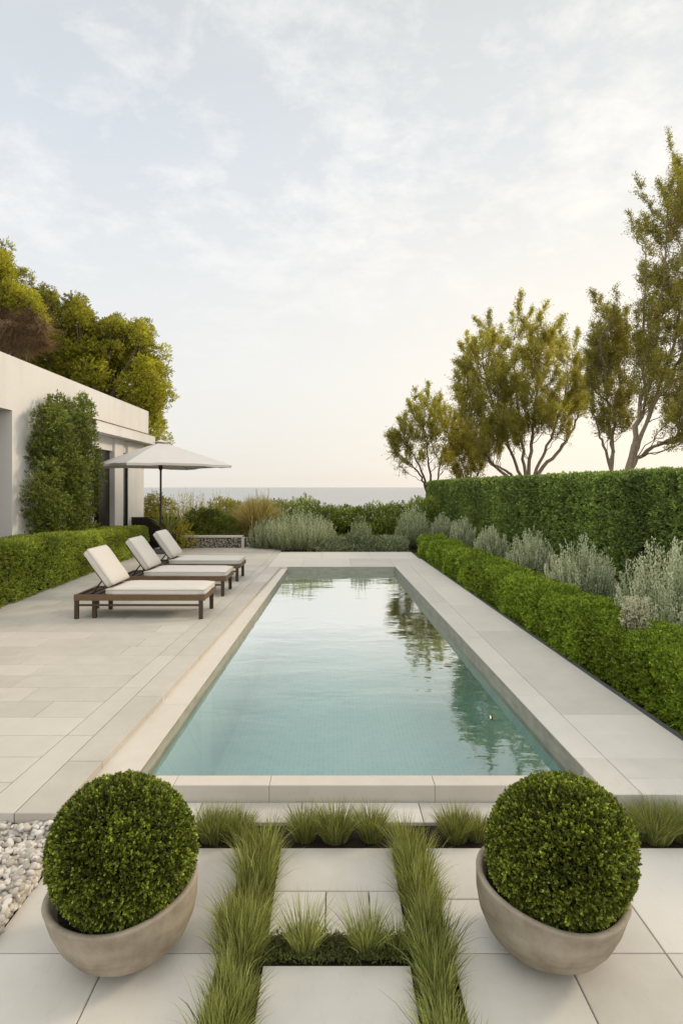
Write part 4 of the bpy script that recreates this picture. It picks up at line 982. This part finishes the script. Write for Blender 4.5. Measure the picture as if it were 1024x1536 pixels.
def right_trees():
    Y = 28.
    airy_tree((at(648, 760, Y)[0], Y, -.05), Y, [(580, 655), (602, 625), (620, 592), (642, 588), (668, 596), (694, 618), (698, 680), (672, 694), (640, 684), (612, 700), (590, 692)], [[(640, 725), (625, 690), (605, 660)], [(646, 720), (640, 680), (635, 640)], [(655, 720), (662, 690), (670, 650)], [(638, 728), (622, 700), (600, 688)]],
              [(622, 582), (642, 576), (612, 600), (598, 628), (582, 652), (660, 590), (676, 612)], 92, 'smallest olive tree standing past the far end of the tall hedge', 141, leafl=.078, tw=.85, ntw=26, nl=20, r0=.06, deep=1.6)
    Y = 25.
    airy_tree((at(702, 760, Y)[0], Y, -.05), Y, [(670, 625), (695, 606), (722, 630), (736, 690), (724, 722), (676, 722)], [[(700, 725), (692, 690)], [(704, 720), (712, 680)], [(710, 722), (722, 700)]], [(690, 632), (706, 624)], 62, 'low golden tree between the smallest olive tree and the widest one', 142, 'gold', leafl=.08, tw=.7, ntw=22, nl=20, r0=.05, deep=.9, tone0=.1, bl=.9)
    Y = 22.
    airy_tree((at(790, 765, Y)[0], Y, -.05), Y, [(684, 540), (712, 500), (738, 492), (762, 508), (780, 478), (802, 490), (826, 484), (848, 505), (872, 525), (886, 560), (882, 610), (862, 640), (828, 640), (800, 628), (772, 655), (742, 672), (716, 684), (694, 660), (678, 610)],
              [[(770, 722), (740, 700), (712, 660), (698, 610)], [(782, 715), (762, 670), (738, 600), (722, 540)], [(788, 712), (780, 650), (772, 570), (770, 510)], [(792, 712), (798, 650), (806, 570), (812, 515)], [(798, 712), (825, 665), (845, 600), (856, 540)], [(800, 714), (838, 678), (862, 640), (876, 590)], [(776, 718), (752, 702), (728, 690)]],
              [(690, 515), (712, 478), (735, 466), (752, 490), (780, 440), (797, 462), (822, 454), (846, 474), (866, 496), (884, 530), (700, 500), (768, 470), (810, 470), (836, 480)], 330, 'widest olive tree with many stems and a broad plumed crown', 143, leafl=.068, tw=.70, ntw=26, nl=20, r0=.085, deep=2.4, tone0=.26, bark='bark_pale')
    Y = 16.5
    airy_tree((at(914, 775, Y)[0], Y, -.05), Y, [(880, 490), (900, 470), (924, 460), (944, 480), (954, 560), (950, 630), (918, 642), (886, 636), (874, 570)], [[(918, 700), (915, 640), (908, 570), (900, 510)], [(918, 690), (924, 620), (930, 550), (926, 490)], [(914, 690), (898, 650), (888, 610)]],
              [(887, 438), (900, 446), (923, 428), (911, 458), (940, 462), (893, 462)], 130, 'slim upright tree with pale trunk standing beside the tallest tree', 144, leafl=.056, tw=.55, ntw=26, nl=18, r0=.055, deep=1.0, tone0=.16, bark='bark_pale', bl=1.0)
    Y = 15.
    airy_tree((at(922, 780, Y)[0], Y, -.05), Y, [(950, 300), (972, 320), (990, 300), (1006, 240), (1050, 220), (1110, 300), (1120, 640), (1050, 655), (1010, 645), (975, 620), (950, 570), (946, 500), (958, 430), (962, 370)],
              [[(938, 700), (958, 640), (980, 560), (992, 450), (1000, 340)], [(945, 690), (975, 620), (1010, 520), (1030, 400), (1040, 300)], [(940, 700), (975, 672), (1030, 650), (1090, 600)], [(950, 670), (966, 590), (966, 480), (968, 380)], [(960, 640), (1010, 560), (1060, 460), (1090, 350)], [(950, 690), (985, 666), (1024, 658)]],
              [(950, 262), (968, 296), (985, 272), (1003, 196), (1012, 230), (1030, 240), (1050, 205), (958, 330), (944, 320), (1080, 280)], 440, 'tallest tree leaning out of the photo with forked pale trunk', 145, leafl=.056, tw=.50, ntw=24, nl=18, r0=.052, deep=1.5, tone0=.14, bark='bark_pale', bl=1.2)
right_trees()

# ================================================================== WORLD, SUN, CAMERA
SUN_EL, SUN_AZ = R(25), R(68)        # azimuth measured from +Y towards +X
w = bpy.data.worlds.new("World"); S.world = w; w.use_nodes = True
nt = w.node_tree; nt.nodes.clear()
class WT(NT):
    def __init__(s, t): s.t = t; s.out = s.n('ShaderNodeOutputWorld')
t = WT(nt)
sky = t.n('ShaderNodeTexSky', sky_type='NISHITA'); sky.sun_disc = False; sky.sun_elevation = SUN_EL; sky.sun_rotation = SUN_AZ; sky.air_density = 1.; sky.dust_density = 2.5; sky.ozone_density = 1.
g = t.n('ShaderNodeTexCoord').outputs['Generated']; sp = t.n('ShaderNodeSeparateXYZ'); t.l(g, sp.inputs[0]); z = sp.outputs[2]
veil = t.ramp(t.math('MAXIMUM', z, 0.), [(0, (.84, .775, .68)), (.06, (.86, .82, .745)), (.18, (.88, .865, .815)), (.32, (.84, .845, .825)), (.50, (.715, .755, .785)), (.66, (.66, .69, .70)), (1, (.80, .77, .70))])
zz = t.math('ADD', t.math('MAXIMUM', z, 0.), .16)
cb = t.n('ShaderNodeCombineXYZ'); t.l(t.math('DIVIDE', sp.outputs[0], zz), cb.inputs[0]); t.l(t.math('DIVIDE', sp.outputs[1], zz), cb.inputs[1])
P = cb.outputs[0]
patch = t.noise(.8, 3, .5, P, .4); puff = t.noise(6.5, 8, .66, P, .2); mid = t.noise(2.3, 5, .6, P, .5); wisp = t.noise(1.5, 6, .6, t.mapping(P, (.6, 1.7, 1)), .8)
cl = t.math('ADD', t.math('MULTIPLY', patch, .55), t.math('ADD', t.math('MULTIPLY', puff, .42), t.math('MULTIPLY', mid, .38)))
cl = t.math('MULTIPLY', t.math('SUBTRACT', cl, .655), 8.5, clamp=True)
cl = t.math('MULTIPLY', cl, t.math('MULTIPLY', t.math('SUBTRACT', z, .17), 4., clamp=True))
cl2 = t.math('MULTIPLY', t.math('SUBTRACT', wisp, .40), 1.7, clamp=True)
c = t.mix(t.math('MULTIPLY', cl2, .45), veil, (.88, .875, .86))
c = t.mix(t.math('MULTIPLY', cl, .66), c, (1.0, .975, .935))
gd = t.n('ShaderNodeVectorMath', operation='DOT_PRODUCT'); t.l(g, gd.inputs[0]); gd.inputs[1].default_value = (.386, .918, .08)
glow = t.math('POWER', t.math('MAXIMUM', gd.outputs['Value'], 0.), 14.)
c = t.mix(t.math('MULTIPLY', glow, .42), c, (1.10, .96, .80))
c = t.mix(1., c, t.mix(t.math('ADD', t.math('MULTIPLY', sp.outputs[0], 1.05), .45, clamp=True), (.965, .98, 1.01), (1.06, 1.045, 1.01)), 'MULTIPLY')
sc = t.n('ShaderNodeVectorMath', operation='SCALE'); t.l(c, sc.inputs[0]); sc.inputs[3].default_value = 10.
over = t.math('MULTIPLY', t.math('SUBTRACT', z, .66), 3.5, clamp=True); behind = t.math('MULTIPLY', sp.outputs[1], -1.6, clamp=True)  # unseen sky overhead and behind the camera brightened, added as fill light
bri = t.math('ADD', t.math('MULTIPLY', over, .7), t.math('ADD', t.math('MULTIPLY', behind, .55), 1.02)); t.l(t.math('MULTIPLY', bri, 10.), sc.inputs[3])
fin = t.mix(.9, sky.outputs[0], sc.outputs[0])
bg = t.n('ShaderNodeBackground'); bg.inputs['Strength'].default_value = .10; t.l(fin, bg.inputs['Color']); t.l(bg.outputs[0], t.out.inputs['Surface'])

sl = bpy.data.lights.new('sun', 'SUN'); sl.energy = 1.7; sl.angle = R(10); sl.color = (1., .80, .56)
so = bpy.data.objects.new('sun', sl); COL.objects.link(so); so.location = (30, 30, 30)
dv = Vector((math.sin(SUN_AZ) * math.cos(SUN_EL), math.cos(SUN_AZ) * math.cos(SUN_EL), math.sin(SUN_EL)))
so.rotation_euler = dv.to_track_quat('Z', 'Y').to_euler()

cam = bpy.data.cameras.new('camera'); co = bpy.data.objects.new('camera', cam); COL.objects.link(co)
co.location = (0, 0, CAMZ); co.rotation_euler = (R(90), 0, 0)
cam.sensor_fit = 'HORIZONTAL'; cam.sensor_width = 36; cam.lens = F / 1024 * 36
cam.shift_x = (512 - VX) / 1024; cam.shift_y = -(768 - VY) / 1024
cam.clip_start = .05; cam.clip_end = 60000
S.camera = co
S.view_settings.view_transform = 'Standard'; S.view_settings.look = 'None'; S.view_settings.exposure = .12; S.view_settings.gamma = 1
S.cycles.max_bounces = 6; S.cycles.diffuse_bounces = 3; S.cycles.glossy_bounces = 3; S.cycles.transmission_bounces = 3; S.cycles.transparent_max_bounces = 6
S.cycles.use_denoising = True; S.cycles.use_adaptive_sampling = True; S.cycles.adaptive_threshold = .015
